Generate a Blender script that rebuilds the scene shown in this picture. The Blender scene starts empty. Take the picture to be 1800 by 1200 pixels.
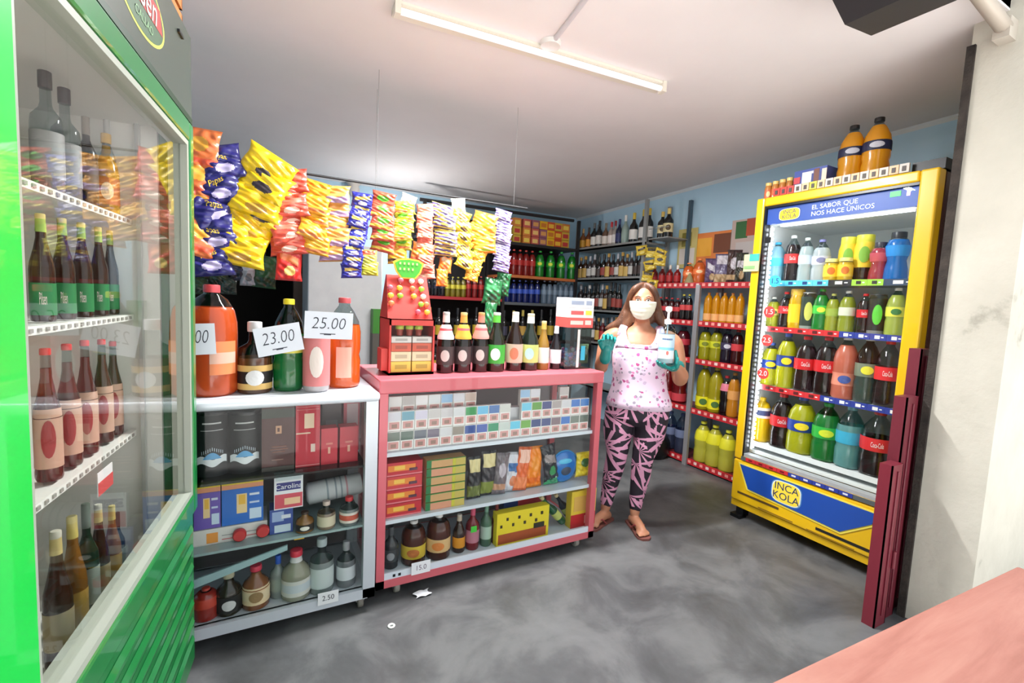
import bpy, math, random
from mathutils import Matrix, Vector
random.seed(7)
S = bpy.context.scene
COL = S.collection
PI = math.pi
# ------------------------------------------------------------------ camera, sky, exposure
HC = 1.37                      # eye height
RW = ((0.8796149, 0.0, 0.47568648), (-0.47339899, -0.09795148, 0.875385), (0.04659419, -0.99519119, -0.08615958))
FPX = 822.0
cam_d = bpy.data.cameras.new('camera'); cam = bpy.data.objects.new('camera', cam_d); COL.objects.link(cam)
cam_d.sensor_width = 36.0; cam_d.lens = FPX / 1800 * 36; cam_d.clip_start = 0.02
mw = Matrix.Identity(4)
for i in range(3):
    mw[i][0] = RW[i][0]; mw[i][1] = -RW[i][1]; mw[i][2] = -RW[i][2]
mw[2][3] = HC
cam.matrix_world = mw
S.camera = cam
wd = bpy.data.worlds.new('sky'); S.world = wd; wd.use_nodes = True
bg = wd.node_tree.nodes['Background']
wn = wd.node_tree.nodes; wl = wd.node_tree.links
tc = wn.new('ShaderNodeTexCoord'); sx = wn.new('ShaderNodeSeparateXYZ'); rp = wn.new('ShaderNodeValToRGB')
wl.new(tc.outputs['Generated'], sx.inputs[0]); wl.new(sx.outputs['Z'], rp.inputs[0]); wl.new(rp.outputs[0], bg.inputs[0])
rp.color_ramp.elements[0].position = 0.0; rp.color_ramp.elements[0].color = (1.0, .985, .97, 1)
rp.color_ramp.elements[1].position = 0.6; rp.color_ramp.elements[1].color = (.80, .92, 1.0, 1)
bg.inputs[1].default_value = 1.15
sun_d = bpy.data.lights.new('sun', 'SUN'); sun_d.energy = 15.5; sun_d.angle = 0.02; sun_d.color = (1, .985, .97)
sun = bpy.data.objects.new('sun', sun_d); COL.objects.link(sun)
sun.rotation_euler = Vector((-0.15, -0.22, -1.0)).to_track_quat('-Z', 'Y').to_euler()   # high sun, falls on the street outside
tube_d = bpy.data.lights.new('tube_light', 'AREA'); tube_d.shape = 'RECTANGLE'; tube_d.size = 1.25; tube_d.size_y = 0.05
tube_d.energy = 82; tube_d.color = (.97, .99, 1)
rear_fill_d = bpy.data.lights.new('rear_fill_light', 'POINT'); rear_fill_d.energy = 14; rear_fill_d.color = (1, .98, .97); rear_fill_d.shadow_soft_size = .06  # added fill for the back of the room, not a real bulb
S.view_settings.view_transform = 'Standard'; S.view_settings.look = 'None'
S.view_settings.gamma = 1.0; S.view_settings.use_curve_mapping = False
S.view_settings.exposure = 0.40
# ------------------------------------------------------------------ measuring helpers
def ray(u, v):
    d = (u - 900, v - 600, FPX)
    return Vector([sum(RW[i][k] * d[k] for k in range(3)) for i in range(3)])
CAMP = Vector((0, 0, HC))
def Yp(u, v, y): r = ray(u, v); return CAMP + r * (y / r.y)
def Xp(u, v, x): r = ray(u, v); return CAMP + r * (x / r.x)
def Zp(u, v, z): r = ray(u, v); return CAMP + r * ((z - HC) / r.z)
FWD = Vector((RW[0][2], RW[1][2], RW[2][2]))
def depth(p): return (Vector(p) - CAMP).dot(FWD)
def face_cam(p): return math.atan2(-p[0], p[1])
ORD = ['first', 'second', 'third', 'fourth', 'fifth', 'sixth', 'seventh', 'eighth', 'ninth', 'tenth', 'eleventh', 'twelfth', 'thirteenth', 'fourteenth', 'fifteenth', 'sixteenth', 'seventeenth', 'eighteenth', 'nineteenth', 'twentieth']
# ------------------------------------------------------------------ materials
def lin(c):
    return tuple(((x / 255) / 12.92 if x / 255 <= .04045 else ((x / 255 + .055) / 1.055) ** 2.4) for x in c) + (1,)
_M = {}
def M(c, rough=.5, metal=0, coat=0, emit=0, kind='p', ior=1.45):
    key = (tuple(c), rough, metal, coat, emit, kind, ior)
    if key in _M: return _M[key]
    m = bpy.data.materials.new('mat'); m.use_nodes = True; nt = m.node_tree; b = nt.nodes['Principled BSDF']
    col = lin(c)
    b.inputs['Base Color'].default_value = col; b.inputs['Roughness'].default_value = rough
    b.inputs['Metallic'].default_value = metal; b.inputs['Coat Weight'].default_value = coat
    m.diffuse_color = col
    if emit: b.inputs['Emission Color'].default_value = col; b.inputs['Emission Strength'].default_value = emit
    out = nt.nodes['Material Output']
    if kind == 'glass':
        tr = nt.nodes.new('ShaderNodeBsdfTransparent'); tr.inputs[0].default_value = col
        gl = nt.nodes.new('ShaderNodeBsdfGlossy'); gl.inputs['Roughness'].default_value = rough
        gl.inputs[0].default_value = (1, 1, 1, 1)
        fr = nt.nodes.new('ShaderNodeFresnel'); fr.inputs[0].default_value = ior
        mx = nt.nodes.new('ShaderNodeMixShader')
        ge = nt.nodes.new('ShaderNodeNewGeometry'); mt = nt.nodes.new('ShaderNodeMath'); mt.operation = 'MULTIPLY_ADD'; mt.inputs[1].default_value = -1; mt.inputs[2].default_value = 1; nt.links.new(ge.outputs['Backfacing'], mt.inputs[0])
        m2 = nt.nodes.new('ShaderNodeMath'); m2.operation = 'MULTIPLY'; nt.links.new(mt.outputs[0], m2.inputs[0]); nt.links.new(fr.outputs[0], m2.inputs[1])
        nt.links.new(m2.outputs[0], mx.inputs[0]); nt.links.new(tr.outputs[0], mx.inputs[1]); nt.links.new(gl.outputs[0], mx.inputs[2])
        nt.links.new(mx.outputs[0], out.inputs[0])
    if kind == 'liq':
        tl = nt.nodes.new('ShaderNodeBsdfTranslucent'); tl.inputs[0].default_value = col
        mx = nt.nodes.new('ShaderNodeMixShader'); mx.inputs[0].default_value = .35
        b.inputs['Coat Weight'].default_value = 1.0; b.inputs['Coat Roughness'].default_value = .05; b.inputs['Roughness'].default_value = .25
        nt.links.new(b.outputs[0], mx.inputs[1]); nt.links.new(tl.outputs[0], mx.inputs[2]); nt.links.new(mx.outputs[0], out.inputs[0])
    _M[key] = m
    return m
def noise_mat(name, stops, scale=3, rough=.5, detail=6, bump=0, coords='Object', stretch=(1, 1, 1), rvar=0, dist=0):
    m = bpy.data.materials.new(name); m.use_nodes = True; nt = m.node_tree; b = nt.nodes['Principled BSDF']
    t = nt.nodes.new('ShaderNodeTexCoord'); mp = nt.nodes.new('ShaderNodeMapping'); mp.inputs['Scale'].default_value = stretch
    n = nt.nodes.new('ShaderNodeTexNoise'); n.inputs['Scale'].default_value = scale; n.inputs['Detail'].default_value = detail
    n.inputs['Roughness'].default_value = .6; n.inputs['Distortion'].default_value = dist
    r = nt.nodes.new('ShaderNodeValToRGB')
    while len(r.color_ramp.elements) < len(stops): r.color_ramp.elements.new(.5)
    for e, (p, c) in zip(r.color_ramp.elements, stops): e.position = p; e.color = lin(c)
    nt.links.new(t.outputs[coords], mp.inputs[0]); nt.links.new(mp.outputs[0], n.inputs['Vector'])
    nt.links.new(n.outputs[0], r.inputs[0]); nt.links.new(r.outputs[0], b.inputs['Base Color'])
    b.inputs['Roughness'].default_value = rough
    if rvar:
        mr = nt.nodes.new('ShaderNodeMapRange'); mr.inputs[3].default_value = rough - rvar; mr.inputs[4].default_value = rough + rvar
        nt.links.new(n.outputs[0], mr.inputs[0]); nt.links.new(mr.outputs[0], b.inputs['Roughness'])
    if bump:
        n2 = nt.nodes.new('ShaderNodeTexNoise'); n2.inputs['Scale'].default_value = scale * 8; n2.inputs['Detail'].default_value = 5
        nt.links.new(t.outputs[coords], n2.inputs['Vector'])
        bp = nt.nodes.new('ShaderNodeBump'); bp.inputs['Strength'].default_value = bump; bp.inputs['Distance'].default_value = .01
        nt.links.new(n2.outputs[0], bp.inputs['Height']); nt.links.new(bp.outputs[0], b.inputs['Normal'])
    m.diffuse_color = lin(stops[len(stops) // 2][1])
    return m
WHITE = M((235, 235, 235), .4); BLACK = M((14, 14, 16), .4); CHROME = M((190, 190, 192), .25, .9)
GLASS = M((252, 253, 252), .01, kind='glass', ior=1.28)
CLEAR = M((205, 215, 215), .04, kind='glass')
LABW = M((232, 230, 226), .5)
# ------------------------------------------------------------------ geometry builder
_T = {}
def text_data(s, thin=False):
    if (s, thin) in _T: return _T[(s, thin)]
    cu = bpy.data.curves.new('lettering', 'FONT'); cu.body = s; cu.align_x = 'CENTER'; cu.align_y = 'CENTER'; cu.resolution_u = 3; cu.offset = -.014 if thin else 0
    o = bpy.data.objects.new('lettering', cu); COL.objects.link(o)
    bpy.context.view_layer.update()
    me = o.evaluated_get(bpy.context.evaluated_depsgraph_get()).to_mesh()
    vs = [tuple(v.co) for v in me.vertices]; fs = [tuple(p.vertices) for p in me.polygons]
    o.to_mesh_clear(); bpy.data.objects.remove(o); bpy.data.curves.remove(cu)
    _T[(s, thin)] = (vs, fs)
    return _T[(s, thin)]
class MB:
    def __init__(s): s.v = []; s.f = []; s.mi = []; s.sm = []; s.mats = []
    def k(s, m):
        if m not in s.mats: s.mats.append(m)
        return s.mats.index(m)
    def add(s, vs, fs, mat, smooth=False, X=None):
        b = len(s.v)
        if X is not None: vs = [tuple(X @ Vector(v)) for v in vs]
        s.v += [tuple(v) for v in vs]
        for i, f in enumerate(fs):
            s.f.append(tuple(b + j for j in f)); s.mi.append(s.k(mat[i] if isinstance(mat, list) else mat)); s.sm.append(smooth)
        return s
    def box(s, x0, x1, y0, y1, z0, z1, mat, X=None, c=0):
        if c:
            p = [(x0 + c, y0), (x1 - c, y0), (x1, y0 + c), (x1, y1 - c), (x1 - c, y1), (x0 + c, y1), (x0, y1 - c), (x0, y0 + c)]
            return s.prism(p, z0, z1, mat, X)
        vs = [(x, y, z) for z in (z0, z1) for y in (y0, y1) for x in (x0, x1)]
        fs = [(0, 2, 3, 1), (4, 5, 7, 6), (0, 1, 5, 4), (2, 6, 7, 3), (0, 4, 6, 2), (1, 3, 7, 5)]
        return s.add(vs, fs, mat, False, X)
    def prism(s, pts, z0, z1, mat, X=None):
        n = len(pts); vs = [(p[0], p[1], z0) for p in pts] + [(p[0], p[1], z1) for p in pts]
        fs = [tuple(range(n - 1, -1, -1)), tuple(range(n, 2 * n))] + [(i, (i + 1) % n, n + (i + 1) % n, n + i) for i in range(n)]
        return s.add(vs, fs, mat, False, X)
    def lathe(s, prof, mat, n=20, X=None, caps=True):
        vs = []; fs = []; ms = []
        for r, z in prof:
            for i in range(n): a = 2 * PI * i / n; vs.append((r * math.sin(a), -r * math.cos(a), z))
        for j in range(len(prof) - 1):
            for i in range(n):
                k = (i + 1) % n; fs.append((j * n + i, j * n + k, (j + 1) * n + k, (j + 1) * n + i))
                ms.append(mat((prof[j][1] + prof[j + 1][1]) / 2) if callable(mat) else mat)
        s.add(vs, fs, ms, True, X)
        if caps:
            L = len(prof) - 1
            for j, rev in ((0, True), (L, False)):
                if prof[j][0] > 1e-4:
                    ring = [vs[j * n + i] for i in range(n)]
                    f = tuple(range(n)); f = f[::-1] if rev else f
                    s.add(ring, [f], mat(prof[j][1]) if callable(mat) else mat, False, X)
        return s
    def tube(s, pts, r, mat, n=8, caps=True, X=None, flat=1.0):
        pts = [Vector(p) for p in pts]; L = len(pts); R = r if isinstance(r, (list, tuple)) else [r] * L
        vs = []; fs = []; up = None
        for i, p in enumerate(pts):
            t = (pts[min(i + 1, L - 1)] - pts[max(i - 1, 0)]).normalized()
            if up is None: up = Vector((0, 0, 1)) if abs(t.z) < .9 else Vector((0, 1, 0))
            a = t.cross(up).normalized(); b = a.cross(t).normalized(); up = b
            for k in range(n):
                q = 2 * PI * k / n; vs.append(tuple(p + a * math.cos(q) * R[i] + b * math.sin(q) * R[i] * flat))
        for i in range(L - 1):
            for k in range(n): fs.append((i * n + k, i * n + (k + 1) % n, (i + 1) * n + (k + 1) % n, (i + 1) * n + k))
        s.add(vs, fs, mat, True, X)
        if caps:
            s.add(vs[:n], [tuple(range(n - 1, -1, -1))], mat, False, X); s.add(vs[-n:], [tuple(range(n))], mat, False, X)
        return s
    def rings(s, rs, mat, n=24, X=None):
        """closed surface through ellipses (cx, cy, z, rx, ry)"""
        vs = []; fs = []
        for cx, cy, z, rx, ry in rs:
            for i in range(n): a = 2 * PI * i / n; vs.append((cx + rx * math.cos(a), cy + ry * math.sin(a), z))
        for j in range(len(rs) - 1):
            for i in range(n): k = (i + 1) % n; fs.append((j * n + i, j * n + k, (j + 1) * n + k, (j + 1) * n + i))
        fs.append(tuple(range(n - 1, -1, -1))); fs.append(tuple((len(rs) - 1) * n + i for i in range(n)))
        return s.add(vs, fs, mat, True, X)
    def ball(s, c, r, mat, X=None, n=14, m=9):
        if not isinstance(r, (tuple, list)): r = (r, r, r)
        rs = [(c[0], c[1], c[2] - r[2] * math.cos(PI * (j + .02) / m if j == 0 else PI * min(j, m - .02) / m), r[0] * math.sin(PI * max(.02, min(j, m - .02)) / m), r[1] * math.sin(PI * max(.02, min(j, m - .02)) / m)) for j in range(m + 1)]
        return s.rings(rs, mat, n, X)
    def grid(s, fn, nu, nv, mat, X=None, smooth=True):
        """fn(i/nu, j/nv)->point, mat may be fn(a, b)"""
        vs = [fn(i / nu, j / nv) for j in range(nv + 1) for i in range(nu + 1)]; fs = []; ms = []
        for j in range(nv):
            for i in range(nu):
                a = j * (nu + 1) + i; fs.append((a, a + 1, a + nu + 2, a + nu + 1)); ms.append(mat((i + .5) / nu, (j + .5) / nv) if callable(mat) else mat)
        return s.add(vs, fs, ms, smooth, X)
    def text(s, t, size, mat, X=None, bend=None, sx=1.0, shear=0, thin=False):
        """text standing in the XZ plane facing -Y, centred at the origin; bend = radius of the cylinder it wraps"""
        vs, fs = text_data(t, thin); o = []
        for x, y, z in vs:
            px, pz = x * size * sx + y * size * shear, y * size
            o.append((bend * math.sin(px / bend), -bend * math.cos(px / bend), pz) if bend else (px, 0, pz))
        return s.add(o, fs, mat, False, X)
    def mesh(s, name):
        me = bpy.data.meshes.new(name); me.from_pydata(s.v, [], s.f)
        for m in s.mats: me.materials.append(m)
        me.polygons.foreach_set('material_index', s.mi); me.polygons.foreach_set('use_smooth', s.sm); me.update()
        return me
    def build(s, name, parent=None, loc=None, rz=0, scale=None):
        return link(name, s.mesh(name), parent, loc, rz, scale)
def link(name, me, parent=None, loc=None, rz=0, scale=None):
    o = bpy.data.objects.new(name, me); COL.objects.link(o)
    if parent is not None: o.parent = parent
    if loc is not None: o.location = loc
    o.rotation_euler = (0, 0, rz)
    if scale is not None: o.scale = scale
    return o
def tag(o, label, cat, group=None):
    o['label'] = label; o['category'] = cat
    if group: o['group'] = group
    return o
def thing(name, label, cat, loc=(0, 0, 0), rz=0, group=None, scale=None):
    return tag(link(name, None, None, loc, rz, scale), label, cat, group)
def struct(name, mb):
    o = mb.build(name); o['kind'] = 'structure'; return o
def T(x, y, z): return Matrix.Translation((x, y, z))
def Rz(a): return Matrix.Rotation(a, 4, 'Z')
def Rx(a): return Matrix.Rotation(a, 4, 'X')
def Ry(a): return Matrix.Rotation(a, 4, 'Y')
# ------------------------------------------------------------------ bottles
PROF = {
 'pet':   ([(.80, 0), (.95, .02), (1, .05), (1, .30), (.93, .36), (1, .42), (1, .62), (.88, .74), (.58, .85), (.34, .91), (.32, .95)], (.36, .94, 1), (.40, .60)),
 'jug':   ([(.85, 0), (1, .03), (1, .55), (.98, .66), (.88, .77), (.62, .87), (.3, .92), (.28, .95)], (.32, .93, 1), (.28, .5)),
 'wine':  ([(.9, 0), (1, .02), (1, .55), (.92, .61), (.5, .70), (.36, .75), (.32, .96)], (.37, .80, 1), (.18, .48)),
 'beer':  ([(.92, 0), (1, .02), (1, .48), (.93, .55), (.6, .68), (.42, .78), (.36, .95)], (.40, .95, 1), (.14, .42)),
 'spirit': ([(.93, 0), (1, .02), (1, .56), (.93, .63), (.45, .70), (.36, .74), (.34, .9)], (.42, .86, 1), (.12, .5)),
 'flask': ([(.85, 0), (1, .04), (.96, .3), (.99, .5), (.85, .62), (.42, .74), (.35, .82), (.33, .92)], (.42, .88, 1), (.12, .45)),
 'sport': ([(.85, 0), (1, .05), (.95, .25), (.78, .42), (.95, .58), (1, .72), (.8, .84), (.6, .88)], (.62, .86, 1), (.5, .72)),
 'can':   ([(.82, 0), (.98, .04), (1, .08), (1, .9), (.86, .97), (.84, .985)], (.84, .975, 1), (.1, .88)),
 'jar':   ([(.9, 0), (1, .05), (1, .7), (.85, .82), (.8, .86)], (.85, .84, 1), (.15, .62)),
}
_B = {}
def bottle_parts(kind, liq, cap, lab, mark=None, text=None, fill=.85, lz=None, lab2=None, tcol=None, glass=None, neck=None):
    key = (kind, liq, cap, lab, mark, text, fill, lz, lab2, tcol, glass, neck)
    if key in _B: return _B[key]
    prof, (cr, c0, c1), z = PROF[kind]; z = lz or z
    mliq = M(liq, .2, kind='liq') if liq else CLEAR
    mgl = M(glass, .04, kind='glass') if glass else CLEAR
    # split rings so the fill line, if any, falls on a ring
    pr = []
    for a, b in zip(prof, prof[1:]):
        pr.append(a)
        if a[1] < fill < b[1]:
            t = (fill - a[1]) / (b[1] - a[1]); pr.append((a[0] + (b[0] - a[0]) * t, fill))
    pr.append(prof[-1])
    body = MB(); body.lathe(pr, lambda q: mliq if q < fill else mgl, 20)
    parts = [('body', body)]
    c = MB(); c.lathe([(cr, c0), (cr * 1.02, c0 + (c1 - c0) * .3), (cr, c1 - .005), (cr * .8, c1)], M(cap, .4), 16); parts.append(('cap', c))
    def rad(q):
        for a, b in zip(prof, prof[1:]):
            if a[1] <= q <= b[1]: return a[0] + (b[0] - a[0]) * (q - a[1]) / (b[1] - a[1] + 1e-9)
        return prof[0][0]
    if lab:
        l = MB(); zz = [z[0], z[0] + (z[1] - z[0]) * .25, z[0] + (z[1] - z[0]) * .75, z[1]]
        m1 = M(lab, .5); m2 = M(lab2, .5) if lab2 else m1
        l.lathe([(rad(q) * 1.0 + .025, q) for q in zz], lambda q: m2 if z[0] + (z[1] - z[0]) * .25 < q < z[0] + (z[1] - z[0]) * .75 else m1, 20, caps=False)
        rm = max(rad(q) for q in zz) + .04
        zc = (z[0] + z[1]) / 2
        if mark:   # a printed emblem on the front of the label
            a0 = .50; hh = (z[1] - z[0]) * .32; rq = rm + .035
            P_ = [(rq * math.sin(a0 * k_ * math.cos(t)), -rq * math.cos(a0 * k_ * math.cos(t)), zc + hh * k_ * math.sin(t)) for k_ in (1, .66, .33) for t in [2 * PI * i / 16 for i in range(16)]]
            F_ = [(j * 16 + i, j * 16 + (i + 1) % 16, (j + 1) * 16 + (i + 1) % 16, (j + 1) * 16 + i) for j in range(2) for i in range(16)] + [tuple(32 + i for i in range(16))]
            l.add(P_, F_, M(mark, .5))
        if text:
            l.text(text, 1.0, M(tcol or (245, 245, 245), .5), T(0, 0, zc) @ Matrix.Diagonal((1, 1, (z[1] - z[0]) * .55, 1)) @ T(0, 0, 0), bend=rm + .02, sx=min(.45, 1.55 / max(3, len(text))))
        parts.append(('label_band', l))
    if neck:
        l = MB(); q0 = c0 - .12; l.lathe([(rad(q) + .03, q) for q in (q0, (q0 + c0) / 2, c0)], M(neck, .4), 16, caps=False); parts.append(('neck_foil', l))
    res = [(n, mb.mesh(n)) for n, mb in parts]
    _B[key] = res
    return res
_BM = {}
def bottle(name, label, p, H, R, spec, cat='bottle', group=None, rz=None, tilt=None, small=False):
    kind = spec[0]; kw = spec[1] if len(spec) > 1 else {}
    key = (kind, repr(sorted(kw.items())))
    parts = bottle_parts(kind, **kw)
    rz = face_cam(p) if rz is None else rz
    if small:   # far ones are a few pixels: one mesh each
        if key not in _BM:
            me = bpy.data.meshes.new(name); vs = []; fs = []; mi = []; sm = []; mats = []
            for n, q in parts:
                b = len(vs); vs += [tuple(v.co) for v in q.vertices]
                for pl in q.polygons:
                    fs.append(tuple(b + i for i in pl.vertices)); mt = q.materials[pl.material_index]
                    if mt not in mats: mats.append(mt)
                    mi.append(mats.index(mt)); sm.append(pl.use_smooth)
            me.from_pydata(vs, [], fs)
            for mt in mats: me.materials.append(mt)
            me.polygons.foreach_set('material_index', mi); me.polygons.foreach_set('use_smooth', sm); _BM[key] = me
        o = link(name, _BM[key], None, p, rz, (R, R, H)); tag(o, label, cat, group); return o
    o = thing(name, label, cat, p, rz, group, (R, R, H))
    if tilt: o.rotation_euler = (tilt[0], tilt[1], rz)
    for n, me in parts: link(n, me, o)
    return o
# measured placement: u centre, v of the top, pixel width, on a plane (axis, value) standing at height z0
def at(u, vt, w, ax, val, z0):
    p = Yp(u, vt, val) if ax == 'y' else Xp(u, vt, val)
    R = w / 2 * depth(p) / FPX
    # the point on the plane whose vertical passes (u, vt): re-solve at base for the small lean
    return Vector((p.x, p.y, z0)), max(.02, p.z - z0), R
def carton(name, label, x0, x1, y0, y1, z0, z1, base, art=(), texts=(), cat='box', group=None, rz=0, face='-y'):
    """box whose printed front carries the art: art in 0..1 of the front, texts (string, cx, cz, height, colour)"""
    w, d, h = x1 - x0, y1 - y0, z1 - z0
    mb = MB(); mb.box(-w / 2, w / 2, -d / 2, d / 2, 0, h, M(base, .45))
    for i, (a, b, c, e, col) in enumerate(art):
        mb.box(-w / 2 + a * w, -w / 2 + b * w, -d / 2 - .0006 * (i + 1), -d / 2 + .001, c * h, e * h, M(col, .45))
    for s, cx, cz, hh, col in texts:
        mb.text(s, hh * h, M(col, .5), T(-w / 2 + cx * w, -d / 2 - .0006 * (len(art) + 2), cz * h))
    o = mb.build(name, None, ((x0 + x1) / 2, (y0 + y1) / 2, z0), rz)
    return tag(o, label, cat, group)
# ------------------------------------------------------------------ foil bags
_BG = {}
def bag_mesh(w, h, t, base, a1, a2, design, seed, words=None):
    key = (w, h, t, base, a1, a2, design, seed, words)
    if key in _BG: return _BG[key]
    rnd = random.Random(seed); ph = [rnd.uniform(0, 6.28) for _ in range(6)]; sl = rnd.uniform(-.4, .4)
    mb = MB(); mB = M(base, .32, 0, .4); m1 = M(a1, .35, 0, .4); m2 = M(a2, .35, 0, .4); cr = M(tuple(int(c * .85) for c in base), .3)
    def pt(sgn):
        def fn(a, b):
            x, z = a * 2 - 1, b * 2 - 1
            th = t / 2 * max(0, (1 - abs(x) ** 2.6)) ** .6 * max(0, (1 - abs(z) ** 3.5)) ** .8
            cr_ = .10 * t * (math.sin(7 * x + ph[0] + 3 * z) * math.sin(9 * z + ph[1]) + .6 * math.sin(15 * x * z + ph[2]) + .5 * math.sin(17 * z + 6 * x + ph[3])) * (1 - z ** 8) * (1 - x ** 8)
            y = sgn * th + cr_
            xx = x * w / 2 * (1 - .10 * (1 - abs(z) ** 4)) + .01 * math.sin(5 * z + ph[4]) * w
            return (xx, y, z * h / 2)
        return fn
    def mf(a, b):
        x, z = a * 2 - 1, b * 2 - 1
        if abs(z) > .86: return cr
        if design == 0:
            if not words and abs(z - sl * x - .25) < .22 and abs(x) < .72: return m1
            if (x - .1) ** 2 * 2 + (z + .45) ** 2 * 5 < .38: return m2
        elif design == 1:
            if z > .3: return m1 if abs(x) < .8 else mB
            if z < -.35: return m2
        elif design == 2:
            if (x) ** 2 * 1.6 + (z - .2) ** 2 * 4 < .5: return m1
            if abs(z + .6) < .14: return m2
        elif design == 3:
            if int((z + 1) * 4 + x * .5) % 2 == 0: return m1
            if x > .4: return m2
        return mB
    mb.grid(pt(-1), 30, 34, mf); mb.grid(pt(1), 12, 14, mB)
    if words:
        f_ = pt(-1); vs, fs = text_data(words); o = []
        for x, y, z in vs:
            px, pz = (x * .36 * .9, y * .50); q = f_(min(.98, max(.02, .5 + px / 2)), min(.97, max(.03, .5 + (.25 + pz + sl * px) / 2))); o.append((q[0], q[1] - .0015, q[2]))
        mb.add(o, fs, M((238, 204, 60), .4))
    me = mb.mesh('bag'); _BG[key] = me
    return me
# ------------------------------------------------------------------ the setting
mat_floor = noise_mat('polished_concrete', [(.3, (68, 68, 68)), (.45, (86, 86, 87)), (.56, (104, 104, 104)), (.7, (114, 114, 114))], 3.0, .40, 8, .06, dist=.5, rvar=.08)
mat_ceil = noise_mat('ceiling_plaster', [(.3, (226, 221, 220)), (.7, (234, 229, 228))], 1.2, .85, 4, .08)
mat_blue = noise_mat('blue_wall_paint', [(.3, (178, 212, 232)), (.7, (190, 222, 240))], 1.5, .7, 4, .06)
mat_plaster = noise_mat('cream_plaster', [(.28, (150, 146, 134)), (.36, (186, 181, 168)), (.7, (198, 193, 180))], 3.5, .9, 8, .35)
mat_street = noise_mat('pavement', [(.3, (186, 184, 182)), (.7, (200, 198, 195))], 3, .9)
XR, YB, YF, XL = 3.65, 5.1, .92, -1.3
def zc(y): return 2.60 - .12 * (y - 1.2) / 3.9
mb = MB(); mb.box(XL, XR + .1, YF - .12, YB + 2.2, -.12, 0, mat_floor); struct('floor', mb)
mb = MB(); mb.box(-6, 9, -7, YF - .12, -.12, -.004, mat_street); struct('pavement', mb)
mb = MB()
vs = [(x, y, zc(y) + d) for d in (0, .12) for y in (YF - .1, YB + .1) for x in (XL - .1, XR + .15)]
mb.add(vs, [(0, 2, 3, 1), (4, 5, 7, 6), (0, 1, 5, 4), (2, 6, 7, 3), (0, 4, 6, 2), (1, 3, 7, 5)], mat_ceil); struct('ceiling', mb)
mb = MB(); mb.box(XR, XR + .12, YF, YB + .1, 0, 2.6, mat_blue); struct('wall_right', mb)
mb = MB(); mb.box(XL - .12, XL, YF, YB + 2.2, 0, 2.6, mat_blue); struct('wall_left', mb)
DX0, DX1, DZ = -.75, .33, 1.98     # dark doorway in the back wall
mb = MB(); mb.box(DX1, XR, YB, YB + .12, 0, zc(YB) + .05, mat_blue); mb.box(XL, DX0, YB, YB + .12, 0, zc(YB) + .05, mat_blue)
mb.box(DX0, DX1, YB, YB + .12, DZ, zc(YB) + .05, mat_blue); struct('wall_back', mb)
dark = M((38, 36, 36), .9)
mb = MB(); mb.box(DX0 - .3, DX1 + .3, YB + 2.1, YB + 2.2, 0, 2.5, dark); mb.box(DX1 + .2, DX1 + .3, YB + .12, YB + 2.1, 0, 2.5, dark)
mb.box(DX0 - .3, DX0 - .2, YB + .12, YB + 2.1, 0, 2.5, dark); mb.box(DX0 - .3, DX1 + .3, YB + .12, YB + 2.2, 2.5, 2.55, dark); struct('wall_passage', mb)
brown = M((96, 74, 62), .5)
mb = MB(); mb.box(DX1 - .03, DX1 + .05, YB - .03, YB + .13, 0, DZ + .05, brown); mb.box(DX0 - .05, DX0 + .03, YB - .03, YB + .13, 0, DZ + .05, brown)
mb.box(DX0 - .05, DX1 + .05, YB - .03, YB + .13, DZ, DZ + .06, brown); struct('trim_1', mb)
# front wall: cream plaster pier beside the opening
XP = 2.625
mb = MB(); mb.box(XP + .002, 7, YF - .22, YF + .005, 0, 3.2, mat_plaster); mb.box(-6, 7, YF - .10, YF + .02, 2.62, 4.2, mat_plaster); mb.box(-6, -1.35, YF - .22, YF, 0, 3.2, mat_plaster)
struct('wall_front', mb)
mat_edge = noise_mat('dark_edge', [(.3, (34, 29, 26)), (.7, (66, 58, 52))], 14, .95, 6, .6)  # dark mottled strip along the pier's inner corner
mb = MB(); mb.box(XP - .012, XP + .10, YF - .012, YF + .016, 0, 2.52, mat_edge); struct('trim_2', mb)
white_tr = M((214, 220, 224), .6)
mb = MB(); X = None
for a, b in ((YF, YB),):
    mb.add([(XR - .012, a, zc(a) - .012), (XR, a, zc(a) - .03), (XR - .012, b, zc(b) - .012), (XR, b, zc(b) - .03), (XR - .012, a, zc(a)), (XR - .012, b, zc(b))], [(0, 1, 3, 2), (0, 2, 5, 4)], white_tr)
struct('trim_3', mb)
# maroon steel channels of the folded shutter, standing against the pier
mar = M((116, 34, 48), .4); mar2 = M((104, 30, 44), .45)
t = thing('folding_gate', 'maroon steel gate folded upright beside the yellow cooler, stepped along its top', 'gate', (0, 0, 0))
gz = .0
def channel(name, x0, x1, y0, z1, m):
    mb = MB(); y1 = y0 + .05
    mb.box(x0, x1, y0, y0 + .006, 0, z1, m); mb.box(x0, x0 + .006, y0, y1, 0, z1, m); mb.box(x1 - .006, x1, y0, y1, 0, z1, m)
    mb.box(x0 + .006, x1 - .006, y0 + .006, y1, z1 - .01, z1, m)
    mb.tube([((x0 + x1) / 2, y0 - .003, .05), ((x0 + x1) / 2, y0 - .003, z1 - .03)], .004, m, 6)
    o = mb.build(name, t)
channel('front_leaf', 2.395, 2.49, .93, .74, mar)
channel('middle_leaf', 2.493, 2.60, .945, 1.03, mar2)
channel('rear_leaf', 2.63, 2.72, .965, 1.24, mar2)
mb = MB()
for z in (.3,): mb.tube([(2.4915, .925, z - .04), (2.4915, .925, z + .04)], .008, mar, 8)
mb.build('hinge', t)
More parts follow.
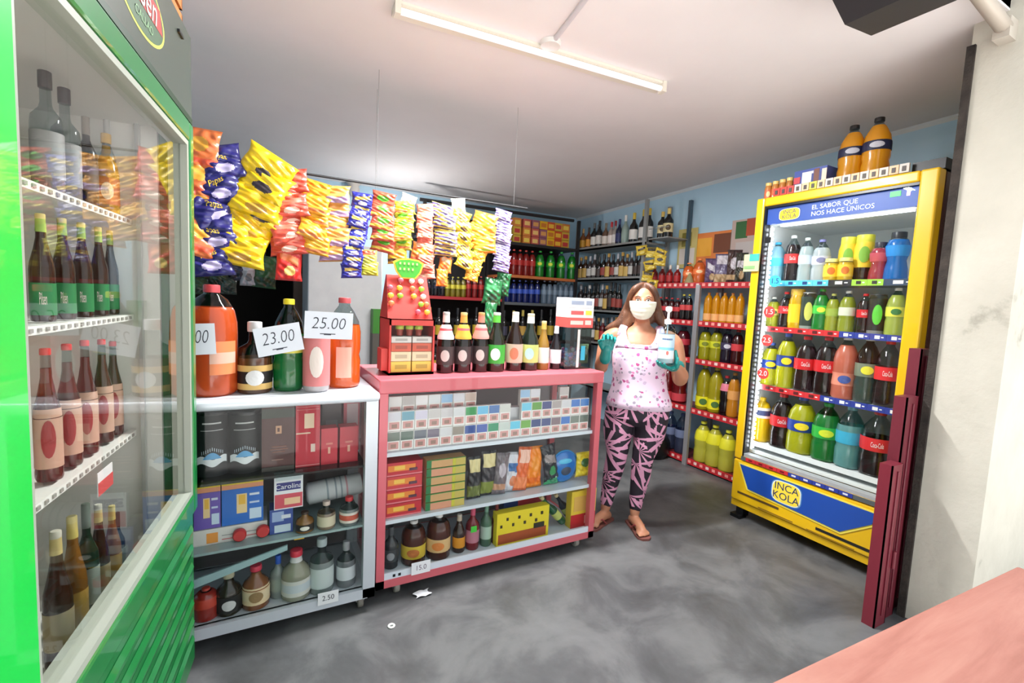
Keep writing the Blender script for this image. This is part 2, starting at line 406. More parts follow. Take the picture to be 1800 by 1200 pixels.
# shutter housing over the opening and its steel bracket
t = tag(MB().build('shutter_housing'), 'black boxy roller shutter housing hung above the opening near the cooler', 'shutter box')
pts = [(1.50, 2.57), (1.57, 2.44), (1.73, 2.345), (1.90, 2.36), (2.13, 2.50), (2.17, 2.57)]
mb = MB(); X = Matrix(((1, 0, 0, 0), (0, 0, 1, 0), (0, 1, 0, 0), (0, 0, 0, 1)))
mb.prism(pts, .72, .95, M((38, 36, 38), .5), X); mb.prism([(1.60, 2.46), (1.74, 2.375), (1.88, 2.39), (2.0, 2.47)], .715, .72, M((22, 21, 22), .3), X)
t.data = mb.mesh('shutter_housing')
mb = MB(); mb.tube([(2.0, .70, 2.62), (2.16, .80, 2.565), (2.58, .815, 2.53)], .027, M((176, 166, 154), .5, .3), 10)
mb.tube([(2.06, .73, 2.58), (2.14, .76, 2.55)], .036, M((60, 54, 50), .6), 10); mb.box(2.555, 2.63, .79, .84, 2.485, 2.56, M((186, 178, 166), .5))
tag(mb.build('steel_bracket'), 'grey steel bar fixed from shutter housing to the cream pier top', 'bracket')
# pink wooden table outside
mat_wood = noise_mat('pink_wood', [(.3, (160, 98, 84)), (.5, (178, 116, 102)), (.7, (190, 132, 116))], 2.2, .5, 8, .12, stretch=(1.0, 9, 1), dist=.6)
t = thing('wooden_table', 'salmon pink wooden table top jutting in before the cream pier', 'table')
A = Zp(1350, 1200, .75); Bp = Zp(1788, 994, .75)
e = (Bp - A).normalized(); nn = Vector((e.y, -e.x, 0))
p0 = A - e * .5; p1 = Bp; p2 = Bp + nn * .62 + e * .02; p3 = p0 + nn * .62
mb = MB(); mb.prism([(q.x, q.y) for q in (p0, p1, p2, p3)][::-1], .715, .75, mat_wood); o = mb.build('tabletop', t)
bv = o.modifiers.new('round', 'BEVEL'); bv.width = .006; bv.segments = 2
mb = MB(); c = [p0 + e * .08 + nn * .06, p1 - e * .08 + nn * .06, p2 - e * .08 - nn * .06, p3 + e * .08 - nn * .06]
for q in c: MB().tube([(q.x, q.y, 0), (q.x, q.y, .716)], .028, mat_wood, 4).build('leg', t)
# ------------------------------------------------------------------ ceiling lamp
L0 = Zp(692, 8, zc(1.8) - .01); L1 = Zp(1163, 150, zc(1.8) - .01)
zl = zc(1.8)
ax = (L1 - L0); Ln = ax.length; ang = math.atan2(ax.y, ax.x); mid = (L0 + L1) / 2
t = thing('fluorescent_lamp', 'long white single tube lamp fixed flat under the grey ceiling', 'lamp', (mid.x, mid.y, zl - .005), ang)
cr = M((226, 220, 206), .5)
mb = MB(); mb.box(-Ln / 2, Ln / 2, .0, .05, -.03, 0, cr, c=.004); mb.box(-Ln / 2, Ln / 2, -.035, 0, -.012, 0, cr); mb.build('housing', t)
MB().tube([(-Ln / 2 + .02, -.022, -.035), (Ln / 2 - .02, -.022, -.035)], .0135, M((238, 234, 236), .3, emit=.55), 12).build('tube', t)
for sx_ in (-1, 1): MB().box(sx_ * (Ln / 2 - .012) - .012, sx_ * (Ln / 2 - .012) + .012, -.042, .0, -.055, 0, cr).build('socket', t)
lt = bpy.data.objects.new('tube_light', tube_d); COL.objects.link(lt); lt.location = (mid.x, mid.y, zl - .08); lt.rotation_euler = (0, 0, ang)
J = Zp(968, 72, zl); K = Zp(1060, -40, zl)
t = thing('junction_box', 'round white junction box in the ceiling behind the tube lamp', 'junction box', (J.x, J.y, zc(J.y)))
mb = MB(); mb.lathe([(.045, -.02), (.05, -.004), (.05, 0)], M((224, 220, 216), .5), 20); mb.build('cover', t)
MB().tube([(.02, .01, -.004), (.045, .03, -.006)], .006, M((50, 44, 40), .6), 6).build('cable', t)
mb = MB(); mb.tube([(J.x, J.y - .03, zc(J.y) - .006), (K.x, K.y, zc(K.y) - .006)], .011, M((206, 202, 206), .5), 10); tag(mb.build('cable_conduit'), 'pale round conduit on the ceiling running from the junction box', 'conduit')
Q = Zp(622, 318, zc(4.6))
t = thing('bulb_holder', 'small white bulb holder on the ceiling above the hanging snacks', 'lamp holder', (Q.x, Q.y, zc(Q.y)))
fill_o = bpy.data.objects.new('rear_fill_light', rear_fill_d); COL.objects.link(fill_o); fill_o.location = (Q.x + .35, Q.y - .6, zc(Q.y) - .65)  # unseen fill in open space, away from the holder
MB().lathe([(.03, -.14), (.05, -.11), (.06, -.06), (.045, -.04), (.075, -.005), (.075, 0)], M((206, 200, 192), .5), 16).build('socket', t)
# ------------------------------------------------------------------ display counters
def rail(mb, a, b, w, d, mat): mb.box(min(a[0], b[0]) - w / 2, max(a[0], b[0]) + w / 2, min(a[1], b[1]) - d / 2, max(a[1], b[1]) + d / 2, min(a[2], b[2]), max(a[2], b[2]), mat)
def caster(t, x, y, m=M((150, 146, 138), .4)):
    mb = MB(); X = T(x, y, .03) @ Ry(PI / 2)
    mb.lathe([(.012, -.012), (.028, -.012), (.03, -.006), (.03, .006), (.028, .012), (.012, .012)], m, 18, X); mb.lathe([(.006, -.014), (.012, -.014), (.012, .014), (.006, .014)], CHROME, 12, X)
    mb.box(x - .018, x - .014, y - .012, y + .02, .03, .07, CHROME); mb.box(x + .014, x + .018, y - .012, y + .02, .03, .07, CHROME); mb.box(x - .02, x + .02, y - .012, y + .03, .066, .072, CHROME)
    mb.build('caster', t)
# red one
pk = M((206, 96, 106), .35, 0, .3); wsh = M((214, 222, 232), .4)
RX0, RX1, RY0, RY1 = .455, 1.665, 1.995, 2.47
SH_R = [.075, .366, .676]
t = thing('display_counter', 'pink framed glass display counter with white shelves beside the woman', 'counter', (0, 0, 0))
mb = MB()
for x in (RX0 + .018, RX1 - .018):
    for y in (RY0 + .018, RY1 - .018): mb.box(x - .018, x + .018, y - .018, y + .018, .062, .96, pk)
mb.box(RX0, RX1, RY0, RY0 + .036, .062, .098, pk); mb.box(RX0, RX1, RY1 - .036, RY1, .062, .098, pk)
mb.box(RX0, RX0 + .036, RY0, RY1, .062, .098, pk); mb.box(RX1 - .036, RX1, RY0, RY1, .062, .098, pk); mb.build('frame', t)
mb = MB(); mb.box(RX0 - .004, RX1 + .004, RY0 - .004, RY1, .945, 1.008, pk); o = mb.build('top', t); bv = o.modifiers.new('round', 'BEVEL'); bv.width = .006; bv.segments = 2
MB().box(RX0 + .036, RX1 - .036, RY0 + .003, RY0 + .012, .098, .128, wsh).build('bottom_rail', t)
mb = MB()
for x in (.53, .555): mb.box(x, x + .012, RY0 + .0015, RY0 + .004, .106, .118, BLACK)
mb.build('vent_slot', t)
for z in SH_R:
    MB().box(RX0 + .02, RX1 - .02, RY0 + .02, RY1 - .02, z - .018 if z > .1 else z, z if z > .1 else .10, wsh).build('shelf', t)
MB().box(RX0 + .03, RX1 - .03, RY1 - .012, RY1 - .006, .1, .945, M((150, 146, 150), .5)).build('back_panel', t)
MB().box(RX0 + .036, RX1 - .036, RY0 + .012, RY0 + .016, .128, .945, GLASS).build('front_glass', t)
for x in (RX0 + .016, RX1 - .020): MB().box(x, x + .004, RY0 + .036, RY1 - .036, .098, .945, GLASS).build('side_glass', t)
for x, y in ((.56, 2.05), (1.58, 2.05), (.56, 2.41), (1.58, 2.41)): caster(t, x, y)
# white one
al = M((206, 212, 220), .3, .25); 
WX0, WX1, WY0, WY1 = -.62, .442, 1.96, 2.42
t = thing('aluminium_counter', 'white aluminium and glass display counter with rounded corner beside the green fridge', 'counter')
mb = MB()
for x in (WX0 + .025, WX1 - .025):
    for y in (WY0 + .02, WY1 - .02): mb.box(x - .025, x + .025, y - .02, y + .02, .065, .935, al)
mb.box(WX0, WX1, WY0, WY0 + .03, .062, .105, al); mb.box(WX0, WX1, WY1 - .03, WY1, .062, .105, al); mb.box(WX0, WX0 + .03, WY0, WY1, .062, .105, al); mb.box(WX1 - .03, WX1, WY0, WY1, .062, .105, al)
mb.build('frame', t)
mb = MB(); mb.box(WX0 - .01, WX1 + .006, WY0 - .012, WY1, .925, .965, M((222, 228, 236), .25, .15)); o = mb.build('top', t); bv = o.modifiers.new('round', 'BEVEL'); bv.width = .016; bv.segments = 4
MB().box(WX0 + .03, WX1 - .03, WY0 + .02, WY1 - .02, .09, .105, M((190, 196, 204), .5)).build('floor_panel', t)
MB().box(WX0 + .03, WX1 - .04, WY0 + .03, WY1 - .03, .636, .646, M((120, 140, 140), .2, kind='glass')).build('shelf', t)
MB().box(WX0 + .03, WX1 - .04, WY0 + .03, WY1 - .03, .372, .382, M((150, 172, 172), .2)).build('shelf', t)
MB().box(WX0 + .03, WX1 - .03, WY1 - .012, WY1 - .006, .1, .93, M((112, 106, 108), .5)).build('back_panel', t)
MB().box(WX0 + .05, WX1 - .05, WY0 + .012, WY0 + .016, .105, .925, GLASS).build('front_glass', t)
MB().box(WX1 - .02, WX1 - .016, WY0 + .04, WY1 - .04, .105, .925, GLASS).build('side_glass', t)
mb = MB(); mb.add([(-.33, 1.982, .225), (.10, 1.985, .335), (.10, 1.985, .355), (-.33, 1.982, .262), (-.33, 1.990, .225), (.10, 1.994, .335), (.10, 1.994, .355), (-.33, 1.990, .262)],
    [(0, 1, 2, 3), (5, 4, 7, 6), (3, 2, 6, 7), (1, 0, 4, 5), (0, 3, 7, 4), (1, 5, 6, 2)], M((150, 180, 184), .25)); mb.build('glass_brace', t)
for x, y in ((.39, 2.01), (.39, 2.37), (-.55, 2.01), (-.55, 2.37)): caster(t, x, y, M((120, 116, 108), .45))
# ------------------------------------------------------------------ white fridge at the back
t = thing('white_fridge', 'plain white refrigerator standing beside the dark doorway behind the counters', 'fridge', (0, 0, 0))
wf = noise_mat('worn_enamel', [(.3, (196, 196, 198)), (.7, (216, 215, 214))], 3, .35)
mb = MB(); mb.box(.37, 1.0, 4.45, 5.0, .04, 1.80, wf); o = mb.build('body', t); bv = o.modifiers.new('round', 'BEVEL'); bv.width = .02; bv.segments = 3
mb = MB(); mb.box(.37, 1.0, 4.40, 4.445, .66, 1.80, wf); o = mb.build('door', t); bv = o.modifiers.new('round', 'BEVEL'); bv.width = .012; bv.segments = 3
mb = MB(); mb.tube([(.42, 4.40, .8), (.42, 4.375, .82), (.42, 4.375, 1.1), (.42, 4.40, 1.12)], .009, CHROME, 8); mb.build('handle', o)
mb = MB(); mb.box(.37, 1.0, 4.40, 4.445, .08, .64, M((170, 170, 172), .35)); o = mb.build('drawer', t); bv = o.modifiers.new('round', 'BEVEL'); bv.width = .012; bv.segments = 3
g = M((60, 130, 40), .5)
p = Yp(664, 600, 4.3); tag(MB().box(p.x - .05, p.x + .04, 4.28, 4.38, 0, 1.02, M((90, 84, 76), .6)).box(p.x - .05, p.x + .04, 4.28, 4.38, 1.021, 1.24, g).build('green_canister'), 'tall dark canister with bright green top beside the white refrigerator', 'canister')
# ------------------------------------------------------------------ green beer fridge, frame F: s along the front, d into the cabinet
GS = Vector((.103, .995, 0)).normalized(); GN = Vector((-GS.y, GS.x, 0)); GO = Vector((-.182, 1.846, 0)) + GN * .036
GX = Matrix(((GS.x, GN.x, 0, GO.x), (GS.y, GN.y, 0, GO.y), (0, 0, 1, 0), (0, 0, 0, 1)))     # local x = s (0 far, negative near), local y = depth
grn = M((22, 122, 58), .3, 0, .6); grn_lit = M((14, 206, 72), .3, 0, .5); wh = M((214, 212, 206), .5)  # brighter green has the daylight on the near stile painted in
t = thing('green_beer_fridge', 'tall green glass door beer fridge with dark printed header panel', 'fridge'); t.matrix_world = GX
SB, DD = -1.07, .60
gd = M((20, 96, 50), .35, 0, .4)
mb = MB(); mb.box(SB, 0, .03, DD, .08, .115, gd); mb.box(SB, 0, .03, DD, 2.08, 2.12, gd); mb.box(SB, SB + .03, .03, DD, .08, 2.12, gd); mb.box(-.03, 0, .03, DD, .08, 2.12, gd); mb.box(SB, 0, DD - .03, DD, .08, 2.12, gd)
mb.build('cabinet', t)
mb = MB(); mb.box(SB + .03, -.03, DD - .045, DD - .031, .115, 2.08, wh); mb.box(SB + .031, SB + .045, .05, DD - .04, .4, 2.08, wh); mb.box(-.045, -.031, .05, DD - .04, .4, 2.08, wh); mb.box(SB + .03, -.03, .05, DD - .04, .42, .44, wh); mb.box(SB + .03, -.03, .05, DD - .04, 1.84, 1.86, wh)
mb.build('liner', t)
dr = MB().box(SB, SB + .108, -.035, .028, .62, 1.875, grn_lit).box(-.045, 0, -.035, .028, .62, 1.875, grn).box(SB + .108, -.045, -.035, .028, 1.815, 1.875, grn).box(SB + .108, -.045, -.035, .028, .62, .685, grn).build('door', t)
bv = dr.modifiers.new('round', 'BEVEL'); bv.width = .008; bv.segments = 2
pale = M((160, 166, 154), .4)
MB().box(SB + .108, SB + .118, -.03, .02, .685, 1.815, pale).box(-.062, -.045, -.03, .02, .685, 1.815, pale).box(SB + .118, -.062, -.03, .02, .685, .70, pale).box(SB + .118, -.062, -.03, .02, 1.80, 1.815, pale).build('gasket_frame', dr)
MB().box(SB + .118, -.062, -.012, -.006, .70, 1.80, M((250, 251, 250), .02, kind='glass', ior=1.3)).build('glass_pane', dr)
hd = MB().box(SB, 0, -.03, .03, 1.895, 2.14, M((66, 78, 68), .35, 0, .5)).build('header_panel', t)
MB().box(SB, 0, -.032, .03, 1.877, 1.894, M((8, 46, 18), .5)).build('header_seam', t)
# printed oval badge on the header
mb = MB(); cxb, czb = -.45, 2.01; w_ = .17; h_ = .075
def oval(mb, rx, rz, d, mat, n=36): mb.add([(cxb + rx * math.cos(2 * PI * i / n), -.03 - d, czb + rz * math.sin(2 * PI * i / n)) for i in range(n)], [tuple(range(n))], mat)
oval(mb, w_, h_, .0006, M((186, 196, 70), .5)); oval(mb, w_ - .012, h_ - .007, .0012, M((52, 84, 52), .5))
mb.add([(cxb - .15, -.0318, czb - .012), (cxb + .15, -.0318, czb - .012), (cxb + .13, -.0318, czb + .042), (cxb - .13, -.0318, czb + .042)], [(0, 1, 2, 3)], M((160, 40, 34), .5))
mb.text('Pilsen', .088, M((236, 226, 216), .5), T(cxb + .005, -.0330, czb + .015), sx=1.0, shear=.2); mb.text('CALLAO', .026, M((126, 168, 120), .5), T(cxb + .01, -.0330, czb - .040), sx=1.2)
mb.build('printed_badge', hd)
MB().box(-.155, -.11, -.036, -.029, 2.085, 2.093, BLACK).build('latch', hd)
gr = MB().box(SB, 0, -.02, .03, .08, .615, grn)
for i in range(7):
    z = .14 + i * .065
    gr.add([(SB + .03, -.021, z), (-.03, -.021, z), (-.03, -.028, z + .028), (SB + .03, -.028, z + .028), (SB + .03, -.021, z + .045), (-.03, -.021, z + .045)], [(0, 1, 2, 3), (3, 2, 5, 4), (1, 5, 2), (0, 3, 4)], grn)
gr.build('louvred_grille', t)
MB().box(SB + .046, SB + .054, .04, .065, .72, 1.78, M((255, 246, 232), .4, emit=6)).build('interior_lamp', t)
GSH = [.45, .91, 1.27, 1.555]
rackm = M((226, 224, 218), .4)
for z in GSH:
    mb = MB(); mb.box(SB + .05, -.05, .115, .135, z - .012, z + .006, rackm); mb.box(SB + .05, -.05, .13, DD - .06, z - .008, z - .002, rackm)
    for i in range(30): s0 = SB + .08 + i * .031; mb.box(s0, s0 + .012, .112, .115, z - .007, z + .001, M((150, 146, 140), .5))
    mb.build('shelf', t)
for s0 in (SB + .05, -.066): MB().box(s0, s0 + .014, .09, .10, .45, 1.88, M((190, 192, 190), .3, .5)).build('shelf_standard', t)
for s0 in (SB + .05, -.1):
    for d0 in (.06, .55): MB().lathe([(.02, 0), (.02, .08)], BLACK, 10, T(s0, d0, 0)).build('foot', t)
GI = lambda s, d, z: GX @ Vector((s, d, z))
tagc = lambda o, *a: tag(o, *a)
# crate on top of the green fridge
mb = MB(); oc = M((196, 122, 58), .6)
for z in (0, .05): mb.box(-.17, .17, -.12, -.11, z, z + .035, oc); mb.box(-.17, .17, .11, .12, z, z + .035, oc); mb.box(-.17, -.16, -.12, .12, z, z + .035, oc); mb.box(.16, .17, -.12, .12, z, z + .035, oc)
mb.box(-.17, .17, -.12, .12, 0, .008, oc)
for a in (-.16, .15):
    for b in (-.11, .10): mb.box(a, a + .01, b, b + .01, 0, .085, oc)
p = GI(-.22, .10, 2.142); tag(mb.build('slatted_crate', None, p, math.atan2(GS.y, GS.x)), 'orange brown slatted crate lying on top of the green fridge', 'crate')
# ------------------------------------------------------------------ yellow drinks cooler; local x runs along the front from the corner side (y=1.96) to the door side, local y = depth
CX, CY0, CY1, CDP = 2.83, 1.045, 1.965, .72
YX = Matrix(((0, 1, 0, CX), (-1, 0, 0, CY1), (0, 0, 1, 0), (0, 0, 0, 1)))
CW = CY1 - CY0
yel = M((238, 188, 14), .3, 0, .5); ylo = M((226, 178, 10), .35, 0, .4)
t = thing('yellow_drinks_cooler', 'tall yellow glass door drinks cooler with blue panels, full of soda bottles', 'cooler'); t.matrix_world = YX
side = noise_mat('brown_side', [(.3, (70, 44, 44)), (.5, (110, 78, 74)), (.7, (150, 120, 110))], 1.4, .25, 2, stretch=(1, 2, .35))
mb = MB(); mb.box(0, .03, .05, CDP, .08, 2.08, ylo); mb.box(.03, CW - .03, CDP - .03, CDP, .08, 2.08, ylo); mb.box(.03, CW - .03, .05, CDP, 2.05, 2.08, ylo); mb.box(.03, CW - .03, .05, CDP, .08, .12, ylo)
mb.build('cabinet', t)
MB().box(CW - .03, CW, .05, CDP, .08, 2.08, side).build('side_panel', t)
wl_ = M((232, 236, 236), .5)
mb = MB(); mb.box(.03, CW - .03, CDP - .045, CDP - .031, .44, 2.05, wl_); mb.box(.031, .045, .06, CDP - .04, .44, 2.05, wl_); mb.box(CW - .045, CW - .031, .06, CDP - .04, .44, 2.05, wl_); mb.box(.03, CW - .03, .06, CDP - .04, .44, .46, wl_); mb.box(.03, CW - .03, .06, CDP - .04, 1.93, 1.95, wl_)
mb.build('liner', t)
dr = MB().box(0, .055, -.03, .045, .40, 2.09, yel).box(CW - .075, CW, -.03, .045, .40, 2.09, yel).box(.055, CW - .075, -.03, .045, 2.035, 2.09, yel).box(.055, CW - .075, -.03, .045, .40, .425, yel).build('door', t)
bv = dr.modifiers.new('round', 'BEVEL'); bv.width = .01; bv.segments = 3
blk = M((20, 20, 22), .3)
MB().box(.055, .066, -.024, .03, .425, 2.035, blk).box(.066, CW - .075, -.024, .03, 2.022, 2.035, blk).box(.066, CW - .075, -.024, .03, .425, .445, M((210, 212, 214), .3, .5)).build('gasket_frame', dr)
MB().box(.066, CW - .075, -.012, -.006, .445, 2.022, GLASS).build('glass_pane', dr)
sg = MB().box(.066, CW - .075, -.004, .02, 1.925, 2.02, M((44, 76, 158), .4, emit=.35)).build('header_sign', dr)
mb = MB()
def badge(mb, cx, cz, w, h, y, col=(250, 214, 40), rim=(30, 60, 140)):
    for k, (s_, m_) in enumerate(((1.14, M(rim, .4)), (1.07, M((240, 240, 230), .4)), (1.0, M(col, .4)))):
        n = 28; P = []
        for i in range(n):
            a = 2 * PI * i / n; c, s2 = math.cos(a), math.sin(a)
            P.append((cx + w / 2 * s_ * math.copysign(abs(c) ** .55, c), y - .0006 * (k + 1), cz + h / 2 * s_ * math.copysign(abs(s2) ** .55, s2)))
        mb.add(P, [tuple(range(n))], m_)
navy = M((22, 38, 96), .5)
badge(mb, .205, 1.972, .12, .066, -.004); mb.text('INCA', .033, navy, T(.205, -.0065, 1.986)); mb.text('KOLA', .033, navy, T(.205, -.0065, 1.958))
tw = M((236, 240, 250), .5, emit=.5)
mb.text('EL SABOR QUE', .036, tw, T(.455, -.006, 1.990)); mb.text('NOS HACE ÚNICOS', .036, tw, T(.495, -.006, 1.953)); mb.build('sign_lettering', sg)
mb = MB(); mb.box(CW - .20, CW - .155, -.0065, -.004, 1.985, 2.01, M((60, 220, 90), .4, emit=1.0)); mb.box(CW - .13, CW - .115, -.0065, -.004, 1.98, 2.01, M((230, 180, 240), .4, emit=.8)); mb.build('display_light', sg)
# LED strip down the corner-side stile
led = MB(); ledm = M((240, 246, 255), .3, emit=14)
led.box(.068, .074, .03, .045, .47, 1.92, M((236, 238, 240), .4))
for i in range(48): z = .48 + i * .030; led.box(.074, .084, .030, .046, z, z + .016, ledm)
led.build('led_strip', t)
led2 = MB(); led2.box(.12, CW - .12, .05, .08, 1.915, 1.925, M((240, 246, 255), .3, emit=5)); led2.build('led_strip', t)
YSH = [.515, .90, 1.28, 1.57]
def pricestrip(z, segs):
    mb = MB(); x = .09
    for w, colr, dk in segs:
        mb.box(x, x + w, .058, .064, z - .028, z + .006, M(colr, .4))
        mb.box(x + w * .3, x + w * .62, .0572, .058, z - .02, z - .002, M(dk, .5)); mb.box(x + w * .7, x + w * .85, .0572, .058, z - .014, z - .008, M((230, 230, 230), .5)); x += w + .001
    return mb
R_, B_, L_, G_, K_ = (206, 48, 52), (46, 62, 150), (86, 190, 226), (150, 200, 60), (26, 26, 28)
segs = {1.57: [(.085, L_, (20, 60, 120))] * 4 + [(.12, K_, (200, 200, 200)), (.075, G_, K_), (.075, G_, K_), (.14, (40, 60, 90), (230, 230, 230))],
        1.28: [(.085, R_, (90, 16, 20))] * 5 + [(.075, B_, (230, 230, 230))] * 5, .90: [(.09, R_, (90, 16, 20))] * 4 + [(.08, B_, (230, 230, 230))] * 5, .515: [(.09, R_, (90, 16, 20))] * 4 + [(.08, B_, (230, 230, 230))] * 5}
for z in YSH:
    sh = MB().box(.05, CW - .05, .066, .07, z - .028, z + .004, M((224, 228, 230), .3)).box(.05, CW - .05, .07, CDP - .05, z - .008, z - .001, M((214, 218, 220), .4)).build('shelf', t)
    if z > .6: pricestrip(z, segs[z]).build('price_strip', sh)
low = pricestrip(.395 + .035, segs[.515])
MB().box(.055, CW - .075, -.034, -.03, .40, .425, M((90, 96, 96), .4)).build('price_rail', dr)
mb = MB(); x = .09
for i, (colr, dk) in enumerate([(R_, (110, 20, 20))] * 4 + [(B_, (220, 220, 230))] * 5): mb.box(x, x + .068, -.0365, -.034, .402, .424, M(colr, .4)); mb.box(x + .02, x + .045, -.0372, -.0365, .408, .418, M(dk, .5)); x += .07
mb.build('price_strip', dr)
# round price stickers on the glass
for u, v, s, col in ((1362, 494, '1.5', (60, 180, 220)), (1352, 548, '1.5', (214, 66, 62)), (1348, 598, '2.5', (214, 66, 62)), (1341, 656, '2.0', (214, 66, 62))):
    p = Xp(u, v, CX - .013); sxx = CY1 - p.y
    mb = MB(); n = 24; mb.add([(sxx + .038 * math.cos(2 * PI * i / n), -.0125, p.z + .036 * math.sin(2 * PI * i / n)) for i in range(n)] , [tuple(range(n))], M(col, .5))
    mb.text(s, .045, M((250, 245, 240), .5) if col[0] > 100 else M((20, 50, 120), .5), T(sxx, -.0132, p.z)); mb.build('price_sticker', dr)
p = Xp(1350, 422, CX - .013); MB().box(CY1 - p.y - .02, CY1 - p.y + .02, -.0125, -.0122, p.z - .018, p.z + .018, BLACK).build('sensor_sticker', dr)
# base panel
bs = MB().box(0, CW, -.03, .05, .12, .395, yel).build('base_panel', t); bv = bs.modifiers.new('round', 'BEVEL'); bv.width = .012; bv.segments = 3
P6 = [(.045, .372), (.14, .232), (CW - .30, .200), (CW - .15, .232), (CW - .06, .368)]
def plate(pts, y, th, mat, mb):
    n = len(pts); vs = [(a, y, b) for a, b in pts] + [(a, y + th, b) for a, b in pts]
    mb.add(vs, [tuple(range(n)), tuple(range(2 * n - 1, n - 1, -1))] + [(i, (i + 1) % n, n + (i + 1) % n, n + i) for i in range(n)], mat)
P6 = [(.05, .362), (.135, .232), (.70, .200), (.80, .305), (.80, .335)]
Pc = [(.045, .368), (.12, .222), (.67, .192), (.83, .30), (.84, .355)]
mb = MB(); plate([(.04, .378), (.115, .215), (.68, .185), (.835, .30), (.845, .372)][::-1], -.0345, .004, M((245, 225, 90), .4), mb); plate([(.055, .370), (.125, .226), (.675, .198), (.82, .305), (.83, .365)][::-1], -.038, .004, M((28, 76, 168), .35, 0, .4), mb)
pl = mb.build('blue_panel', bs)
mb = MB(); badge(mb, .37, .292, .165, .125, -.038, (252, 222, 70), (90, 140, 190)); mb.text('INCA', .062, navy, T(.37, -.0406, .322)); mb.text('KOLA', .062, navy, T(.37, -.0406, .265)); mb.build('badge', pl)
ks = MB().box(.0, CW, -.015, .05, .075, .115, ylo).build('kick_panel', t)
mb = MB(); mb.box(.05, .33, -.032, -.029, .172, .186, M((90, 66, 20), .6)); mb.box(.55, .86, -.032, -.029, .15, .166, M((30, 26, 22), .6)); mb.box(.2, .42, -.032, -.029, .132, .138, M((150, 110, 10), .6)); mb.box(.5, .75, -.032, -.029, .128, .134, M((150, 110, 10), .6)); mb.build('vent', bs)
for a, b in ((.03, .0), (CW - .07, .0), (.03, CDP - .1), (CW - .07, CDP - .1)):
    mb = MB(); mb.box(a, a + .05, b, b + .06, .012, .078, BLACK); mb.box(a - .02, a + .05, b - .03, b + .04, 0, .022, BLACK); mb.build('foot', t)
# ------------------------------------------------------------------ product series
def series(name, rows, ax, val, z0, group, place, anchor, cat='bottle', small=False, rz=None):
    """rows: (u, v_top, width px, spec, short look). Labels count equal looks from the anchor."""
    cnt = {}
    for r in rows: cnt[r[4]] = cnt.get(r[4], 0) + 1
    k = {}
    for u, vt, w, spec, look in rows:
        k[look] = k.get(look, 0) + 1
        p, H, R = at(u, vt, w, ax, val, z0)
        lab = f'{look} on {place}' if cnt[look] == 1 else f'{look}, {ORD[k[look] - 1]} from {anchor}, on {place}'
        nm = spec[2] if len(spec) > 2 else name
        bottle(nm, lab, p, H, R, spec[:2], cat if len(spec) < 4 else spec[3], group if cnt[look] > 1 else None, rz, small=small)
def run(u0, u1, n, v0, v1, w, spec, look):
    return [(u0 + (u1 - u0) * i / max(1, n - 1), v0 + (v1 - v0) * i / max(1, n - 1), w, spec, look) for i in range(n)]
cola = ('pet', dict(liq=(34, 12, 10), cap=(206, 30, 34), lab=(206, 26, 34), text='Coca-Cola', fill=.82))
colaw = ('pet', dict(liq=(34, 12, 10), cap=(232, 232, 232), lab=(214, 44, 44), text='Coca-Cola', fill=.8))
colae = ('pet', dict(liq=(40, 20, 18), cap=(222, 60, 56), lab=(222, 40, 46), text='Coca-Cola', fill=.38))
inca = ('pet', dict(liq=(196, 196, 30), cap=(60, 90, 170), lab=(30, 62, 150), mark=(248, 216, 40), fill=.86))
incas = ('pet', dict(liq=(186, 190, 44), cap=(236, 236, 230), lab=(228, 226, 120), mark=(60, 110, 60), fill=.84))
# --- yellow cooler
XC = CX + .14
G4 = ['shelf 1', 'shelf 2']
top = 'the top cooler shelf'; sec = 'the second cooler shelf'; thr = 'the third cooler shelf'; bot = 'the bottom cooler shelf'
series('water_bottle', [
 (1369, 426, 27, ('pet', dict(liq=(150, 206, 226), cap=(60, 170, 214), lab=(70, 186, 222), fill=.9)), 'pale blue water bottle with blue cap'),
 (1397, 414, 25, colaw + ('cola_bottle',), 'small cola bottle with white cap'),
 (1421, 418, 24, ('pet', dict(liq=(190, 206, 206), cap=(226, 234, 226), lab=(196, 210, 220), fill=.8)), 'clear water bottle with white cap'),
 (1447, 421, 28, ('pet', dict(liq=(196, 206, 210), cap=(120, 120, 180), lab=(206, 206, 222), mark=(120, 120, 160), fill=.8)), 'clear water bottle with violet cap'),
 (1550, 426, 30, ('sport', dict(liq=(176, 54, 74), cap=(50, 46, 60), lab=(190, 74, 90), fill=.84), 'sports_drink_bottle'), 'pinkish red sports drink bottle'),
 (1582, 408, 35, ('sport', dict(liq=(24, 120, 206), cap=(24, 28, 40), lab=(40, 140, 220), fill=.84), 'sports_drink_bottle'), 'bright blue sports drink bottle with dark cap'),
], 'x', XC, YSH[3], 'bottles', top, 'the LED strip')
jy = ('jar', dict(liq=(232, 196, 40), cap=(240, 226, 130), lab=(238, 200, 50), mark=(210, 110, 30), lz=(.2, .7), fill=.8), 'juice_jar', 'jar')
series('juice_jar', [(1463, 455, 23, jy, 'small yellow labelled juice jar'), (1488, 453, 23, jy, 'small yellow labelled juice jar')], 'x', XC - .03, YSH[3], 'small juice jars in the yellow cooler', 'the top cooler shelf', 'the LED strip')
jt = ('jar', dict(liq=(30, 26, 24), cap=(210, 206, 60), lab=(222, 190, 40), mark=(120, 170, 50), lz=(.3, .84), fill=.3), 'juice_can', 'can')
series('juice_can', [(1494, 417, 28, jt, 'tall yellow topped juice can'), (1523, 413, 31, jt, 'tall yellow topped juice can')], 'x', XC + .05, YSH[3], 'tall juice cans in the yellow cooler', 'the top cooler shelf', 'the LED strip')
